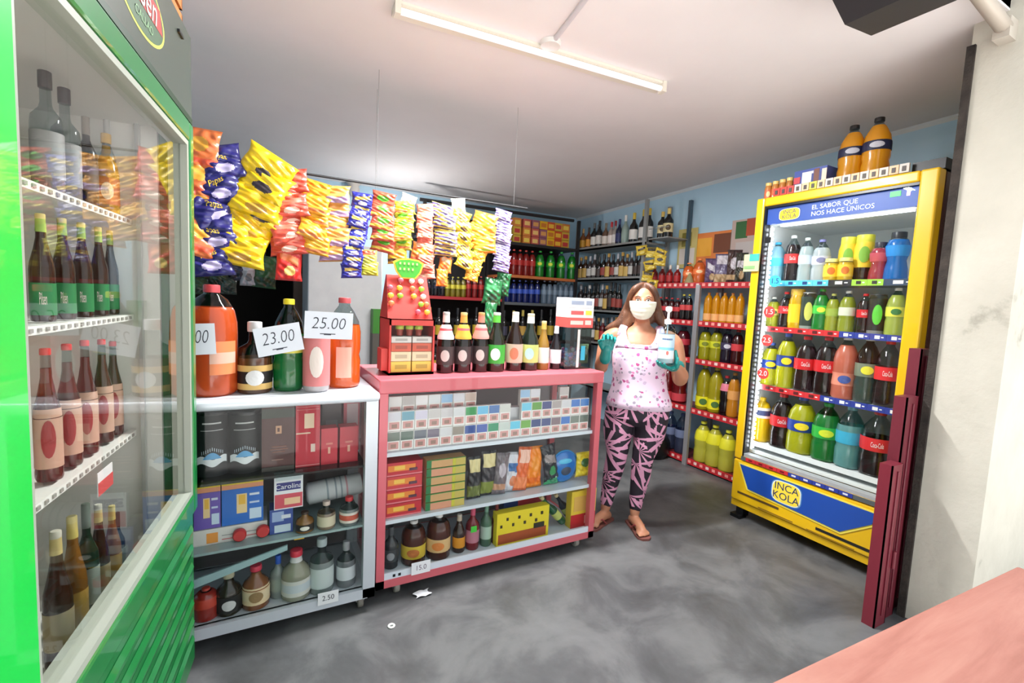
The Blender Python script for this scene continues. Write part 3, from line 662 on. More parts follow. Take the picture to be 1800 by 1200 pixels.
series('soda_bottle', [
 (1362, 522, 21, incas, 'small yellow green soda bottle'),
 (1384, 513, 22, cola + ('cola_bottle',), 'small cola bottle with red label'),
 (1404, 508, 25, ('jar', dict(liq=(240, 190, 20), cap=(226, 180, 60), lab=(242, 196, 24), fill=.9), 'nectar_bottle'), 'yellow nectar bottle with wide cap'),
 (1424, 514, 24, ('can', dict(liq=(170, 180, 170), cap=(190, 190, 190), lab=(34, 52, 40), mark=(200, 200, 90)), 'energy_can', 'can'), 'dark green drinks can'),
 (1447, 508, 25, ('pet', dict(liq=(20, 140, 50), cap=(30, 170, 60), lab=(60, 190, 60), mark=(220, 230, 60))), 'small bright green soda bottle'),
 (1467, 516, 21, ('pet', dict(liq=(170, 176, 50), cap=(180, 180, 90), lab=(150, 170, 60))), 'small olive yellow soda bottle'),
 (1493, 511, 25, ('pet', dict(liq=(160, 170, 50), cap=(226, 226, 220), lab=(210, 214, 190))), 'small yellow soda bottle with pale label'),
 (1523, 516, 22, cola + ('cola_bottle',), 'slim dark cola bottle beside the black can'),
 (1546, 517, 27, ('can', dict(liq=(150, 150, 150), cap=(60, 60, 64), lab=(18, 20, 20), mark=(90, 200, 60)), 'energy_can', 'can'), 'tall black energy drink can with green mark'),
 (1580, 506, 29, ('pet', dict(liq=(186, 200, 90), cap=(240, 240, 236), lab=(226, 226, 80), mark=(60, 120, 60), glass=(200, 220, 200))), 'yellow green soda bottle with white cap'),
], 'x', XC, YSH[2], 'bottles', sec, 'the LED strip')
pinkm = ('pet', dict(liq=(220, 120, 96), cap=(236, 236, 234), lab=(226, 140, 116), mark=(70, 90, 160), lz=(.22, .42), fill=.86))
series('soda_bottle', [
 (1358, 602, 30, inca, 'yellow soda bottle with blue label'), (1387, 586, 31, inca, 'yellow soda bottle with blue label'),
 (1421, 591, 35, cola + ('cola_bottle',), 'big cola bottle with red label'), (1458, 592, 37, cola + ('cola_bottle',), 'big cola bottle with red label'),
 (1492, 591, 37, pinkm, 'salmon pink soda bottle with white cap'),
 (1531, 592, 36, ('pet', dict(liq=(70, 84, 76), cap=(236, 236, 234), lab=(120, 130, 110), mark=(226, 220, 60), fill=.4, glass=(200, 170, 150))), 'half empty soda bottle with yellow emblem'),
 (1567, 598, 38, colae + ('cola_bottle',), 'partly empty cola bottle with red cap'),
], 'x', XC, YSH[1], 'soda bottles on the third cooler shelf', thr, 'the LED strip')
series('soda_bottle', [
 (1342, 698, 31, ('jug', dict(liq=(248, 206, 20), cap=(244, 200, 30), lab=(230, 226, 216), lab2=(60, 70, 110), fill=.95, lz=(.55, .78)), 'nectar_bottle'), 'bright yellow nectar bottle with white sleeve'),
 (1379, 692, 36, cola + ('cola_bottle',), 'cola bottle beside the yellow nectar'),
 (1414, 697, 43, inca, 'large yellow soda bottle with blue label'),
 (1458, 708, 43, ('pet', dict(liq=(26, 130, 54), cap=(40, 160, 70), lab=(50, 180, 70), mark=(214, 226, 50), glass=(110, 190, 120), fill=.8)), 'large green soda bottle with lime label'),
 (1500, 714, 42, ('pet', dict(liq=(110, 170, 170), cap=(130, 190, 206), lab=(60, 170, 206), fill=.7, glass=(180, 220, 220))), 'large clear aqua water bottle'),
 (1549, 722, 50, ('pet', dict(liq=(34, 20, 20), cap=(200, 50, 50), lab=(214, 44, 48), text='Coca-Cola', fill=.6), 'cola_bottle'), 'widest cola bottle, next to the cooler door edge'),
], 'x', XC, YSH[0], 'bottles', bot, 'the LED strip')
# things on the yellow cooler
p = Xp(1500, 300, CX + .12)
zy = 2.092
def bagthing(name, label, cat, p, w, h, t, base, a1, a2, design, seed, rz, ry=0, rx=0, group=None):
    o = link(name, bag_mesh(w, h, t, base, a1, a2, design, seed, 'Papas' if base == (38, 36, 110) else None), None, p, 0)
    o.rotation_euler = (Rz(rz) @ Rx(rx) @ Ry(ry)).to_euler()
    return tag(o, label, cat, group)
orj = ('pet', dict(liq=(240, 168, 20), cap=(24, 22, 22), lab=(26, 30, 60), lab2=(30, 34, 70), lz=(.50, .64), mark=(190, 190, 200), fill=.88))
for i, (u, vt, w) in enumerate(((1503, 221, 40), (1547, 207, 42))):
    pp = Xp(u, 300, CX + .16); q, H, R = at(u, vt, w, 'x', CX + .16, zy)
    bottle('orange_juice_bottle', ['tall orange juice bottle on the yellow cooler, beside the blue white packet', 'tall orange juice bottle on the yellow cooler, nearer its black bracket'][i], q, H, R, orj, group=None)
for i in range(4):
    u = 1352 + i * 12.5; q, H, R = at(u, 322 - i * 3.2, 12, 'x', CX + .10, zy)
    bottle('juice_jar', f'tiny orange jar on the yellow cooler, {ORD[i]} from its corner side', q, H, R, ('jar', dict(liq=(224, 150, 70), cap=(236, 200, 120), lab=(214, 110, 70), mark=(240, 220, 160))), 'jar', 'tiny orange jars on the yellow cooler')
q = Xp(1431, 340, CX + .15)
carton('snack_box', 'blue and white printed box on the yellow cooler with a brown figure patch', q.x - .095, q.x + .095, q.y - .06, q.y + .06, zy, Xp(1431, 300, CX + .15).z, (66, 84, 160), [(.25, .6, .3, .9, (220, 220, 226)), (.55, .85, .2, .8, (60, 70, 140)), (.62, .78, .45, .95, (120, 70, 56)), (.86, 1, 0, .9, (226, 214, 196)), (0, .2, .5, .75, (206, 70, 80))], (), 'box', rz=-PI / 2)
mb = MB()
for i in range(16):
    y = CY1 - .09 - i * .044; c_ = [(196, 60, 50), (226, 190, 150), (206, 200, 190), (196, 200, 60)][0 if i < 3 else (3 if i == 5 else 1 + i % 2)]
    mb.box(CX - .005 - .0005 * i, CX + .0, y - .040, y, zy + .004, zy + .048, M(c_, .5)); mb.box(CX - .008 - .0005 * i, CX, y - .028, y - .012, zy + .012, zy + .036, M((70, 60, 54), .5))
mb.box(CX, CX + .03, CY0 + .16, CY1 - .08, zy + .001, zy + .012, M((220, 210, 190), .5))
tag(mb.build('price_tag_rail'), 'row of small cream price tags along the yellow cooler top edge', 'price rail')
mb = MB(); mb.box(CX + .02, CX + .09, CY0 + .0, CY0 + .13, zy, zy + .05, BLACK); mb.box(CX + .09, CX + .35, CY0 + .0, CY0 + .05, 2.082, zy + .035, BLACK); tag(mb.build('black_bracket'), 'black plastic bracket lying on the yellow cooler top corner', 'bracket')
q = Xp(1320, 462, CX - .04)
mb = MB(); X = T(CX - .045, CY1 - .02, q.z) @ Rz(-PI / 2)
mb.box(-.06, .045, -.004, .004, -.055, .055, M((190, 196, 150), .5), X); mb.box(-.02, .045, -.006, -.004, .01, .055, M((60, 170, 160), .5), X); mb.box(-.055, .02, -.006, -.004, -.04, -.02, M((130, 170, 110), .5), X)
mb.build  # shelf wobbler clipped to the cooler edge
tag(mb.build('wobbler_card'), 'small teal and green card sticking out from the yellow cooler edge', 'card')
# ------------------------------------------------------------------ red steel shelving on the right wall
RR = [.075, .545, .80, 1.09, 1.30, 1.585]
RR = [Xp(1230, v, 3.34).z for v in (815, 722, 633, 566, 499)]
redm = M((196, 34, 44), .4); grp = M((150, 146, 148), .35, .3)
t = thing('red_shelving', 'red steel bottle shelving against the blue wall beside the yellow cooler', 'shelving')
RY = (2.02, 3.42)
for z in RR:
    sh = MB().box(3.34, 3.64, RY[0], RY[1], z - .008, z - .001, M((120, 40, 44), .5)).box(3.325, 3.34, RY[0], RY[1], z - .035, z + .012, redm).build('shelf', t)
    mb = MB(); mb.box(3.3235, 3.325, RY[0] + .02, RY[1] - .02, z - .022, z + .006, M((180, 40, 48), .5))
    for i in range(22): y = RY[1] - .03 - i * .062; mb.box(3.3225, 3.3245, y - .03, y, z - .02, z + .004, M((232, 200, 190) if i % 2 else (240, 150, 140), .5))
    mb.build('price_strip', sh)
yp = Xp(1222, 600, 3.33).y
for x in (3.32, 3.60):
    for y in (RY[1] - .015, yp, RY[0] + .02): MB().box(x - .012, x + .012, y - .022, y + .022, 0, RR[4] - .01, grp).build('post', t)
XQ = 3.44
redb = ('wine', dict(liq=(150, 20, 22), cap=(236, 226, 214), lab=(170, 30, 32), fill=.95))
series('red_bottle', run(1152, 1192, 4, 465, 466, 12, redb, 'slim red bottle with white cap'), 'x', XQ, RR[4], 'slim red bottles on the red shelving', 'the top red shelf', 'the corner', small=True)
orb = ('pet', dict(liq=(230, 110, 40), cap=(236, 130, 60), lab=(240, 120, 60), mark=(250, 210, 160)))
series('orange_soda_bottle', [(1212, 462, 19, orb, 'orange soda bottle'), (1231, 455, 21, orb, 'orange soda bottle')], 'x', XQ, RR[4], 'orange soda bottles', 'the top red shelf', 'the corner')
sb = [(1252, 455, 22, (96, 76, 110)), (1270, 447, 24, (110, 100, 130)), (1290, 440, 22, (70, 50, 48)), (1303, 445, 18, (60, 60, 50))]
for i, (u, vt, w, c_) in enumerate(sb):
    q = Xp(u, 470, XQ); zt = Xp(u, vt, XQ).z; W = w * depth(q) / FPX * 1.1
    bagthing('snack_bag', f'standing foil snack bag on the top red shelf, {ORD[i]} from the orange bottles', 'snack bag', (q.x, q.y, (zt + RR[4]) / 2 + .004), W, zt - RR[4], .06, c_, (206, 200, 206), (190, 160, 120), i % 3, 40 + i, face_cam(q), group='standing snack bags on the red shelving')
cn = MB(); cn.lathe([(.05, 0), (.012, .09), (0.002, .10)], M((150, 140, 100), .6), 16); q = Xp(1213, 480, XQ - .06); tag(cn.build('paper_cone', None, (q.x, q.y, RR[4])), 'small olive cone ornament before the orange bottles on the top shelf', 'ornament')
# posters behind
def poster(name, label, u0, v0, u1, v1, cols, x=XR - .012):
    a = Xp(u0, v0, x); b = Xp(u1, v1, x); w = a.y - b.y; h = a.z - b.z; mb = MB()
    mb.box(a.x, a.x + .004, b.y, a.y, b.z, a.z, M(cols[0], .5))
    for i, (f0, f1, g0, g1, c_) in enumerate(cols[1:]): mb.box(a.x - .0008 * (i + 1), a.x, a.y - f1 * w, a.y - f0 * w, b.z + g0 * h, b.z + g1 * h, M(c_, .5))
    return tag(mb.build(name), label, 'poster')
poster('food_poster', 'orange food poster with a brown corner on the blue wall', 1218, 412, 1283, 500, [(232, 134, 66), (.1, .5, .55, .9, (244, 176, 60)), (.55, 1, .6, .95, (120, 66, 40)), (0, .8, .1, .45, (226, 100, 60)), (.94, 1, .0, 1, (120, 140, 130))])
poster('chicken_poster', 'small poster of green and white food by the orange poster', 1194, 404, 1222, 470, [(206, 190, 120), (.1, .9, .1, .5, (220, 210, 200)), (.2, .7, .55, .9, (140, 130, 60))], XR - .02)
poster('vegetable_poster', 'poster with green leaves and red tomatoes beside the yellow cooler frame', 1288, 388, 1330, 450, [(200, 176, 166), (.15, .6, .5, .95, (60, 110, 60)), (.55, .95, .55, 1, (190, 80, 50)), (.2, .9, .05, .4, (200, 190, 186))], XR - .02)
csm = ('pet', dict(liq=(70, 14, 16), cap=(190, 40, 40), lab=(206, 60, 66)))
series('cola_bottle', run(1152, 1192, 5, 521, 524, 13, csm, 'dark red cola bottle') + [(1203, 517, 13, ('pet', dict(liq=(26, 16, 18), cap=(220, 200, 60), lab=(206, 70, 70))), 'dark cola bottle with yellow cap'), (1213, 517, 12, ('pet', dict(liq=(26, 16, 18), cap=(220, 200, 60), lab=(206, 70, 70))), 'dark cola bottle with yellow cap')], 'x', XQ, RR[3], 'cola bottles on the second red shelf', 'the second red shelf', 'the corner')
yj = ('jug', dict(liq=(232, 160, 16), cap=(240, 150, 60), lab=(238, 176, 110), fill=.95, lz=(.08, .3)))
series('yellow_juice_bottle', run(1247, 1303, 5, 514, 515, 15, yj, 'yellow juice bottle'), 'x', XQ, RR[3], 'yellow juice bottles', 'the second red shelf', 'the grey post')
cr2 = ('pet', dict(liq=(90, 16, 30), cap=(50, 20, 60), lab=(190, 50, 66)))
yg = ('pet', dict(liq=(176, 170, 30), cap=(60, 60, 80), lab=(206, 206, 40), mark=(120, 130, 30)))
dk = ('pet', dict(liq=(34, 22, 40), cap=(40, 30, 60), lab=(60, 50, 80), mark=(200, 200, 210)))
series('soda_bottle', [(1163, 575, 22, cr2, 'dark red soda bottle'), (1182, 574, 22, cr2, 'dark red soda bottle'), (1203, 574, 24, cr2, 'dark red soda bottle'), (1242, 575, 22, yg, 'yellow green soda bottle'), (1262, 576, 22, yg, 'yellow green soda bottle'), (1281, 578, 22, dk, 'dark violet soda bottle'), (1299, 580, 20, csm, 'cola bottle with red sleeve')], 'x', XQ, RR[2], 'soda bottles on the third red shelf', 'the third red shelf', 'the corner')
tall = ('pet', dict(liq=(120, 14, 20), cap=(190, 30, 40), lab=(196, 60, 70), lz=(.06, .26)))
ylw = ('pet', dict(liq=(186, 172, 30), cap=(190, 180, 60), lab=(232, 222, 30), mark=(70, 110, 50), lz=(.08, .3), fill=.9))
series('large_soda_bottle', [(1176, 640, 23, tall, 'tall red soda bottle'), (1198, 640, 25, tall, 'tall red soda bottle'), (1241, 641, 25, ylw, 'tall yellow soda bottle'), (1262, 646, 25, ylw, 'tall yellow soda bottle'), (1279, 660, 20, ('pet', dict(liq=(26, 12, 14), cap=(200, 50, 60), lab=(220, 120, 140), lz=(.62, .8))), 'slim cola bottle'), (1293, 655, 20, ('pet', dict(liq=(226, 150, 40), cap=(220, 160, 80), lab=(226, 160, 90))), 'orange yellow soda bottle')], 'x', XQ, RR[1], 'tall soda bottles on the fourth red shelf', 'the fourth red shelf', 'the corner')
clr = ('pet', dict(liq=(60, 66, 90), cap=(60, 80, 130), lab=(110, 120, 150), glass=(180, 190, 206), fill=.5))
series('water_bottle', [(1180, 722, 24, clr, 'clear bluish water bottle'), (1202, 726, 24, clr, 'clear bluish water bottle')], 'x', XQ, RR[0], 'water bottles at the foot of the red shelving', 'the lowest red shelf', 'the corner')
ypk = ('pet', dict(liq=(206, 200, 70), cap=(220, 214, 60), lab=(224, 216, 40), lz=(.55, .8), fill=.9))
series('yellow_drink_bottle', [(1238, 740, 27, ypk, 'pale yellow drink bottle'), (1259, 747, 28, ypk, 'pale yellow drink bottle'), (1282, 756, 28, ypk, 'pale yellow drink bottle')], 'x', XQ - .02, RR[0], 'pale yellow drink bottles', 'the lowest red shelf', 'the grey post')
# ------------------------------------------------------------------ grey liquor rack in the corner
GZ = [Xp(1015, v, 3.34).z for v in (598, 545, 492, 440)]
t = thing('liquor_rack', 'grey metal rack of wine and liquor bottles in the room corner', 'rack')
gm = M((150, 152, 150), .4, .3)
for z in GZ + [.45]:
    MB().box(3.32, 3.64, 3.47, 4.60, z - .02, z, gm).box(3.32, 3.326, 3.47, 4.60, z - .02, z + .02, gm).build('shelf', t)
for x, y, top_ in ((3.32, 4.60, 2.34), (3.63, 4.60, 2.34), (3.33, 3.50, Xp(1155, 347, 3.34).z), (3.62, 3.48, 2.38)): MB().box(x - .014, x + .014, y - .018, y + .018, 0, top_, gm).build('post', t)
t2 = thing('small_wire_shelf', 'narrow grey wire shelf with gold topped wine bottles near the corner rack', 'shelf')
ysm = Xp(1197, 400, 3.5).y
MB().box(3.34, 3.62, ysm, 3.46, GZ[3] + .02, GZ[3] + .03, gm).build('shelf', t2); MB().tube([(3.34, ysm, GZ[3] + .12), (3.34, 3.46, GZ[3] + .12)], .004, gm, 6).build('guard_rail', t2)
MB().box(3.60, 3.63, ysm - .01, ysm + .02, GZ[3] - .3, Xp(1197, 355, 3.6).z, M((70, 90, 104), .4)).build('post', t2)
XG = 3.44
def wn(cap, lab, liq=(26, 24, 22), kind='wine', mark=None): return (kind, dict(liq=liq, cap=cap, lab=lab, mark=mark))
tw_ = [(1026, 402, 11, wn((190, 150, 90), (226, 170, 60), (150, 90, 40)), 'short amber bottle'), (1036, 400, 11, wn((60, 50, 40), (220, 150, 50), (120, 60, 30)), 'short amber bottle'),
 (1046, 392, 12, wn((90, 90, 90), (226, 222, 214)), 'wine bottle with white label'), (1055, 388, 12, wn((40, 44, 50), (220, 214, 206)), 'wine bottle with white label'),
 (1066, 392, 12, wn((120, 110, 90), (226, 216, 206), (120, 90, 70)), 'pinkish brown bottle'), (1076, 390, 12, wn((190, 40, 50), (230, 220, 214), (190, 170, 160)), 'pale bottle with red cap'), (1083, 388, 11, wn((150, 30, 40), (226, 220, 214), (190, 180, 170)), 'pale bottle with dark red cap'),
 (1090, 385, 12, wn((50, 60, 110), (40, 50, 100), (30, 36, 70)), 'dark blue bottle'), (1101, 378, 13, wn((226, 226, 220), (150, 170, 160), (170, 190, 180)), 'clear bottle with white cap'),
 (1116, 374, 15, wn((214, 180, 60), (230, 226, 220)), 'dark wine bottle with gold foil'), (1133, 368, 15, wn((214, 180, 60), (230, 226, 220)), 'dark wine bottle with gold foil'), (1143, 366, 15, wn((214, 180, 60), (232, 228, 222)), 'dark wine bottle with gold foil')]
series('wine_bottle', tw_, 'x', XG, GZ[3] + .001, 'wine bottles on the top of the corner rack', 'the top rack shelf', 'the corner', small=True)
series('gold_foil_bottle', [(1166, 372, 16, wn((206, 176, 90), (216, 200, 150), mark=(90, 70, 40)), 'sparkling wine bottle with gold neck'), (1177, 366, 17, wn((224, 196, 110), (216, 200, 150), mark=(90, 70, 40)), 'sparkling wine bottle with gold neck')], 'x', 3.42, GZ[3] + .031, 'gold necked bottles on the wire shelf', 'the narrow wire shelf', 'the corner', small=True)
rnd = random.Random(3)
def mix(u0, u1, n, v0, v1, w, pal):
    out = []
    for i in range(n):
        f = i / (n - 1); c_ = pal[rnd.randrange(len(pal))]
        out.append((u0 + (u1 - u0) * f, v0 + (v1 - v0) * f + rnd.uniform(-3, 3), w, c_[0], c_[1]))
    return out
palB = [(wn((60, 56, 54), (60, 44, 40)), 'dark spirit bottle'), (wn((196, 150, 60), (206, 170, 90), (70, 40, 20), 'spirit'), 'squat amber liquor bottle'), (wn((220, 216, 210), (216, 210, 206), (50, 44, 44), 'spirit'), 'dark liquor bottle with white label'), (wn((30, 30, 34), (150, 60, 50)), 'black bottle with red label'), (wn((180, 180, 186), (200, 196, 190), (70, 60, 60)), 'wine bottle with silver neck')]
series('liquor_bottle', mix(1022, 1128, 14, 452, 442, 12, palB), 'x', XG, GZ[2] + .001, 'liquor bottles on the second rack shelf', 'the second rack shelf', 'the corner', small=True)
series('liquor_bottle', mix(1022, 1090, 10, 502, 498, 12, palB), 'x', XG, GZ[1] + .001, 'liquor bottles on the third rack shelf', 'the third rack shelf', 'the corner', small=True)
palC = palB + [(wn((200, 190, 180), (190, 60, 60), (120, 20, 26)), 'red wine bottle'), (wn((220, 220, 214), (226, 216, 196), (180, 160, 120)), 'pale bottle with cream label')]
series('liquor_bottle', mix(1022, 1084, 9, 556, 556, 12, palC), 'x', XG, GZ[0] + .001, 'liquor bottles on the fourth rack shelf', 'the fourth rack shelf', 'the corner', small=True)
# yellow snack packs hanging in front of the rack end
for i, (u, v) in enumerate([(1128, 440), (1146, 444), (1160, 458), (1142, 466), (1138, 486), (1146, 500), (1160, 446)]):
    q = Xp(u, v, 3.26)
    bagthing('hanging_snack_packet', f'small yellow snack packet hanging from the rack end, {ORD[i]} from the top', 'snack packet', q, .11, .095, .03, (206, 176, 50), (70, 60, 40), (226, 206, 110), i % 3, 60 + i, face_cam(q), rnd.uniform(-.4, .4), group='yellow packets hanging on the rack end')
# ------------------------------------------------------------------ black rack along the back
YBk = 4.62
bkm = M((34, 32, 34), .5); t = thing('black_shelving', 'black back shelving full of drinks and biscuit packs below the ceiling', 'shelving')
BZ = {'A': Yp(950, 432, YBk).z, 'B': Yp(950, 487, YBk).z, 'C': Yp(950, 533, YBk).z, 'L': Yp(810, 522, YBk).z, 'D': Yp(860, 598, YBk).z, 'E': Yp(860, 650, YBk).z}
bx0, bxm, bx1 = Yp(742, 450, YBk).x, Yp(882, 450, YBk).x, 3.28
for z, a, b, m in ((BZ['A'], bx0, bx1, bkm), (BZ['B'], bxm, bx1, M((190, 110, 60), .5)), (BZ['C'], bxm, bx1, M((90, 96, 100), .4)), (BZ['L'], bx0, bxm, M((170, 40, 46), .5)), (BZ['D'], bx0, bx1, M((100, 40, 46), .5)), (BZ['E'], bx0, bx1, bkm), (.35, bx0, bx1, bkm)):
    MB().box(a, b, YBk - .08, 5.0, z - .03, z, m if m is not bkm else bkm).build('shelf', t)
for x in (bx0 - .01, bxm, bx1 + .01):
    for y in (YBk - .07, 4.98): MB().box(x - .015, x + .015, y - .015, y + .015, 0, Yp(742 if x < 2 else 1000, 354 if x < 2 else 388, YBk).z, bkm).build('post', t)
mb = MB(); a = Yp(735, 352, YBk); b = Yp(1003, 389, YBk); mb.tube([(a.x, YBk - .06, a.z), (b.x, YBk - .06, b.z)], .018, bkm, 6); mb.build('top_rail', t)
MB().box(bx0, bx1, 5.0, 5.02, .1, a.z - .05, M((30, 28, 30), .8)).build('back_panel', t)
packs = [((206, 170, 60), (190, 60, 60)), ((214, 130, 60), (240, 210, 90)), ((196, 90, 80), (240, 200, 120)), ((150, 90, 110), (220, 160, 90)), ((230, 180, 30), (206, 120, 40)), ((206, 80, 40), (240, 190, 60))]
n_ = 0
for i, u in enumerate((905, 922, 937, 951, 964, 977, 990)):
    a = Yp(u - 7, 430, YBk + .04); b = Yp(u + 7, 430, YBk + .04); z = BZ['A']; zt = Yp(u, 383 + (u - 905) * .13, YBk + .04).z; hh = (zt - z) / 3
    for j in range(3):
        c1_, c2_ = packs[(i + j // 2) % 6]
        carton('biscuit_pack', f'{["lowest", "middle", "topmost"][j]} biscuit pack of the {ORD[i]} pile from the purple packets, top back shelf', a.x + .004, b.x - .004, YBk + .0, YBk + .12, z + j * hh + .001, z + (j + 1) * hh - .002, c1_, [(.15, .85, .25, .75, c2_)], (), 'snack pack', 'biscuit packs piled on the top back shelf')
def bk(liq, cap, lab, kind='pet', **k): return (kind, dict(liq=liq, cap=cap, lab=lab, **k))
series('red_soda_bottle', run(893, 936, 5, 437, 441, 13, bk((150, 24, 20), (200, 60, 50), (180, 40, 36)), 'red soda bottle'), 'y', YBk, BZ['B'], 'red soda bottles on the back shelving', 'the orange edged back shelf', 'the purple packets')
series('green_soda_bottle', run(950, 1006, 4, 441, 444, 15, bk((20, 140, 40), (40, 170, 60), (40, 170, 50), mark=(220, 226, 60)), 'green soda bottle'), 'y', YBk, BZ['B'], 'green soda bottles on the back shelving', 'the upper back shelf', 'the red bottles')
series('blue_drink_bottle', run(893, 945, 6, 492, 493, 11, bk((24, 40, 110), (60, 80, 160), (60, 90, 190)), 'deep blue drink bottle'), 'y', YBk, BZ['C'], 'blue drink bottles on the back shelving', 'the middle back shelf', 'the purple packets', small=True)
series('clear_drink_bottle', run(957, 1005, 6, 493, 495, 11, bk((110, 130, 150), (150, 160, 180), (120, 140, 160)), 'clear greyish drink bottle'), 'y', YBk, BZ['C'], 'clear drink bottles on the back shelving', 'the middle back shelf', 'the blue bottles', small=True)
series('dark_bottle', run(754, 778, 3, 487, 487, 10, bk((24, 22, 30), (60, 60, 70), (40, 40, 60)), 'black drink bottle'), 'y', YBk, BZ['L'], 'black drink bottles', 'the pink edged back shelf', 'the candy stand', small=True)
series('yellow_bottle', run(787, 815, 4, 486, 487, 10, bk((130, 120, 30), (180, 170, 60), (200, 190, 60)), 'olive yellow drink bottle'), 'y', YBk, BZ['L'], 'olive yellow drink bottles', 'the pink edged back shelf', 'the candy stand', small=True)
series('red_bottle', run(824, 868, 5, 484, 487, 10, bk((140, 24, 24), (180, 60, 50), (180, 50, 44)), 'red drink bottle'), 'y', YBk, BZ['L'], 'red drink bottles', 'the pink edged back shelf', 'the candy stand', small=True)
pal = [(wn((40, 40, 44), (190, 160, 50)), 'dark bottle with yellow label'), (wn((190, 170, 80), (190, 150, 70)), 'dark bottle with tan label'), (wn((30, 30, 34), (60, 60, 80)), 'black glass bottle')]
series('dark_liquor_bottle', mix(756, 985, 15, 541, 546, 13, pal), 'y', YBk, BZ['D'], 'dark bottles on the fourth back shelf', 'the fourth back shelf', 'the candy stand', small=True)
series('dark_liquor_bottle', mix(765, 985, 13, 606, 606, 13, pal), 'y', YBk, BZ['E'], 'dark bottles on the fifth back shelf', 'the fifth back shelf', 'the candy stand', small=True)
# ------------------------------------------------------------------ snack strips hanging from a rod
YH = 2.62
ra = Yp(330, 262, YH); rb = Yp(905, 372, YH)
t = thing('hanging_rod', 'thin dark rod below the ceiling carrying the hanging snack bags', 'rod')
zr = 1.96
MB().tube([(ra.x - .3, YH + .02, zr), (rb.x + .1, YH + .02, zr)], .006, bkm, 8).build('bar', t)
for x in (ra.x - .1, (ra.x + rb.x) / 2, rb.x): MB().tube([(x, YH + .02, zr), (x, YH + .02, zc(YH))], .0008, M((110, 108, 106), .7), 5).build('suspension_wire', t)
OR_, DB, YE, SA, GO_, GL, BL = (222, 116, 62), (38, 36, 110), (240, 202, 24), (214, 84, 66), (232, 168, 46), (222, 164, 84), (44, 48, 150)
strips = [ # place word, n, u, v top, v bottom, w px, dv?, base, a1, a2, design, tilt
 ('orange snack bag', 'the strip by the green fridge', 4, 352, 262, 415, 62, OR_, (238, 170, 60), (226, 90, 60), 2, .1, 0),
 ('dark blue snack bag with yellow letters', 'the dark blue strip', 5, 388, 285, 455, 72, DB, (232, 196, 50), (196, 186, 226), 0, -.25, -18),
 ('yellow snack bag', 'the upper yellow cluster', 4, 470, 296, 372, 84, YE, (246, 214, 50), (60, 50, 60), 0, .45, -12),
 ('yellow snack bag', 'the lower yellow cluster', 5, 450, 355, 440, 84, YE, (236, 190, 30), (196, 150, 60), 0, .3, -28),
 ('salmon red snack bag', 'the red strip', 6, 510, 318, 428, 62, SA, (226, 120, 96), (240, 200, 180), 0, -.25, -4),
 ('golden snack bag', 'the golden strip', 5, 553, 335, 430, 52, GO_, (240, 190, 60), (206, 120, 70), 2, .2, 0),
 ('tan snack bag with lilac patch', 'the tan strip', 5, 588, 343, 442, 52, GL, (236, 170, 80), (170, 140, 180), 1, 0, 0),
 ('royal blue snack packet', 'the narrow blue strip', 8, 636, 352, 476, 36, BL, (226, 196, 90), (206, 206, 236), 0, .1, -20),
 ('red and green snack packet', 'the red green strip', 5, 674, 352, 430, 42, (206, 90, 66), (90, 190, 50), (230, 210, 80), 2, .1, 0),
 ('lime yellow snack packet', 'the lime strip', 5, 711, 365, 428, 36, (206, 206, 60), (100, 190, 50), (226, 120, 70), 2, -.1, -6),
 ('pink orange snack packet', 'the pink strip', 7, 746, 370, 478, 30, (226, 110, 90), (236, 150, 120), (240, 190, 160), 1, 0, 2),
 ('striped yellow and purple packet', 'the striped strip', 5, 779, 372, 436, 42, (210, 190, 90), (84, 70, 120), (230, 220, 150), 3, .05, 6),
 ('yellow and brown packet', 'the mixed strip', 6, 812, 382, 462, 34, (226, 196, 60), (180, 150, 120), (90, 70, 50), 0, .4, 6),
 ('bright orange and yellow bag', 'the short orange strip', 3, 850, 388, 430, 46, (238, 150, 50), (238, 206, 60), (150, 190, 60), 2, .1, 0),
 ('small amber packet', 'the slanting amber strip', 4, 842, 448, 485, 25, (232, 170, 50), (240, 190, 90), (200, 120, 40), 0, .35, -14),
 ('purple silver snack packet', 'the purple strip', 8, 886, 378, 468, 30, (92, 72, 140), (206, 206, 220), (120, 100, 160), 3, .15, -6),
]
for si, (look, where, n, u, v0, v1, w, base, a1, a2, des, tilt, du) in enumerate(strips):
    for i in range(n):
        f = i / (n - 1)
        q = Yp(u + du * f + rnd.uniform(-2, 2), v0 + (v1 - v0) * f, YH - .05 + rnd.uniform(-.02, .02))
        W = w * depth(q) / FPX * 1.04; Hh = max((v1 - v0) / (n - 1) * 1.42 * depth(q) / FPX, W * .62)
        bagthing('snack_bag' if w > 45 else 'snack_packet', f'{look}, {ORD[i]} from the top of {where}', 'snack bag' if w > 45 else 'snack packet', q, W, Hh, W * .28, base, a1, a2, des, (si * 3 + i % 3), face_cam(q) + rnd.uniform(-.35, .35), tilt + rnd.uniform(-.18, .18), rnd.uniform(-.3, .15), group='bags on ' + where)
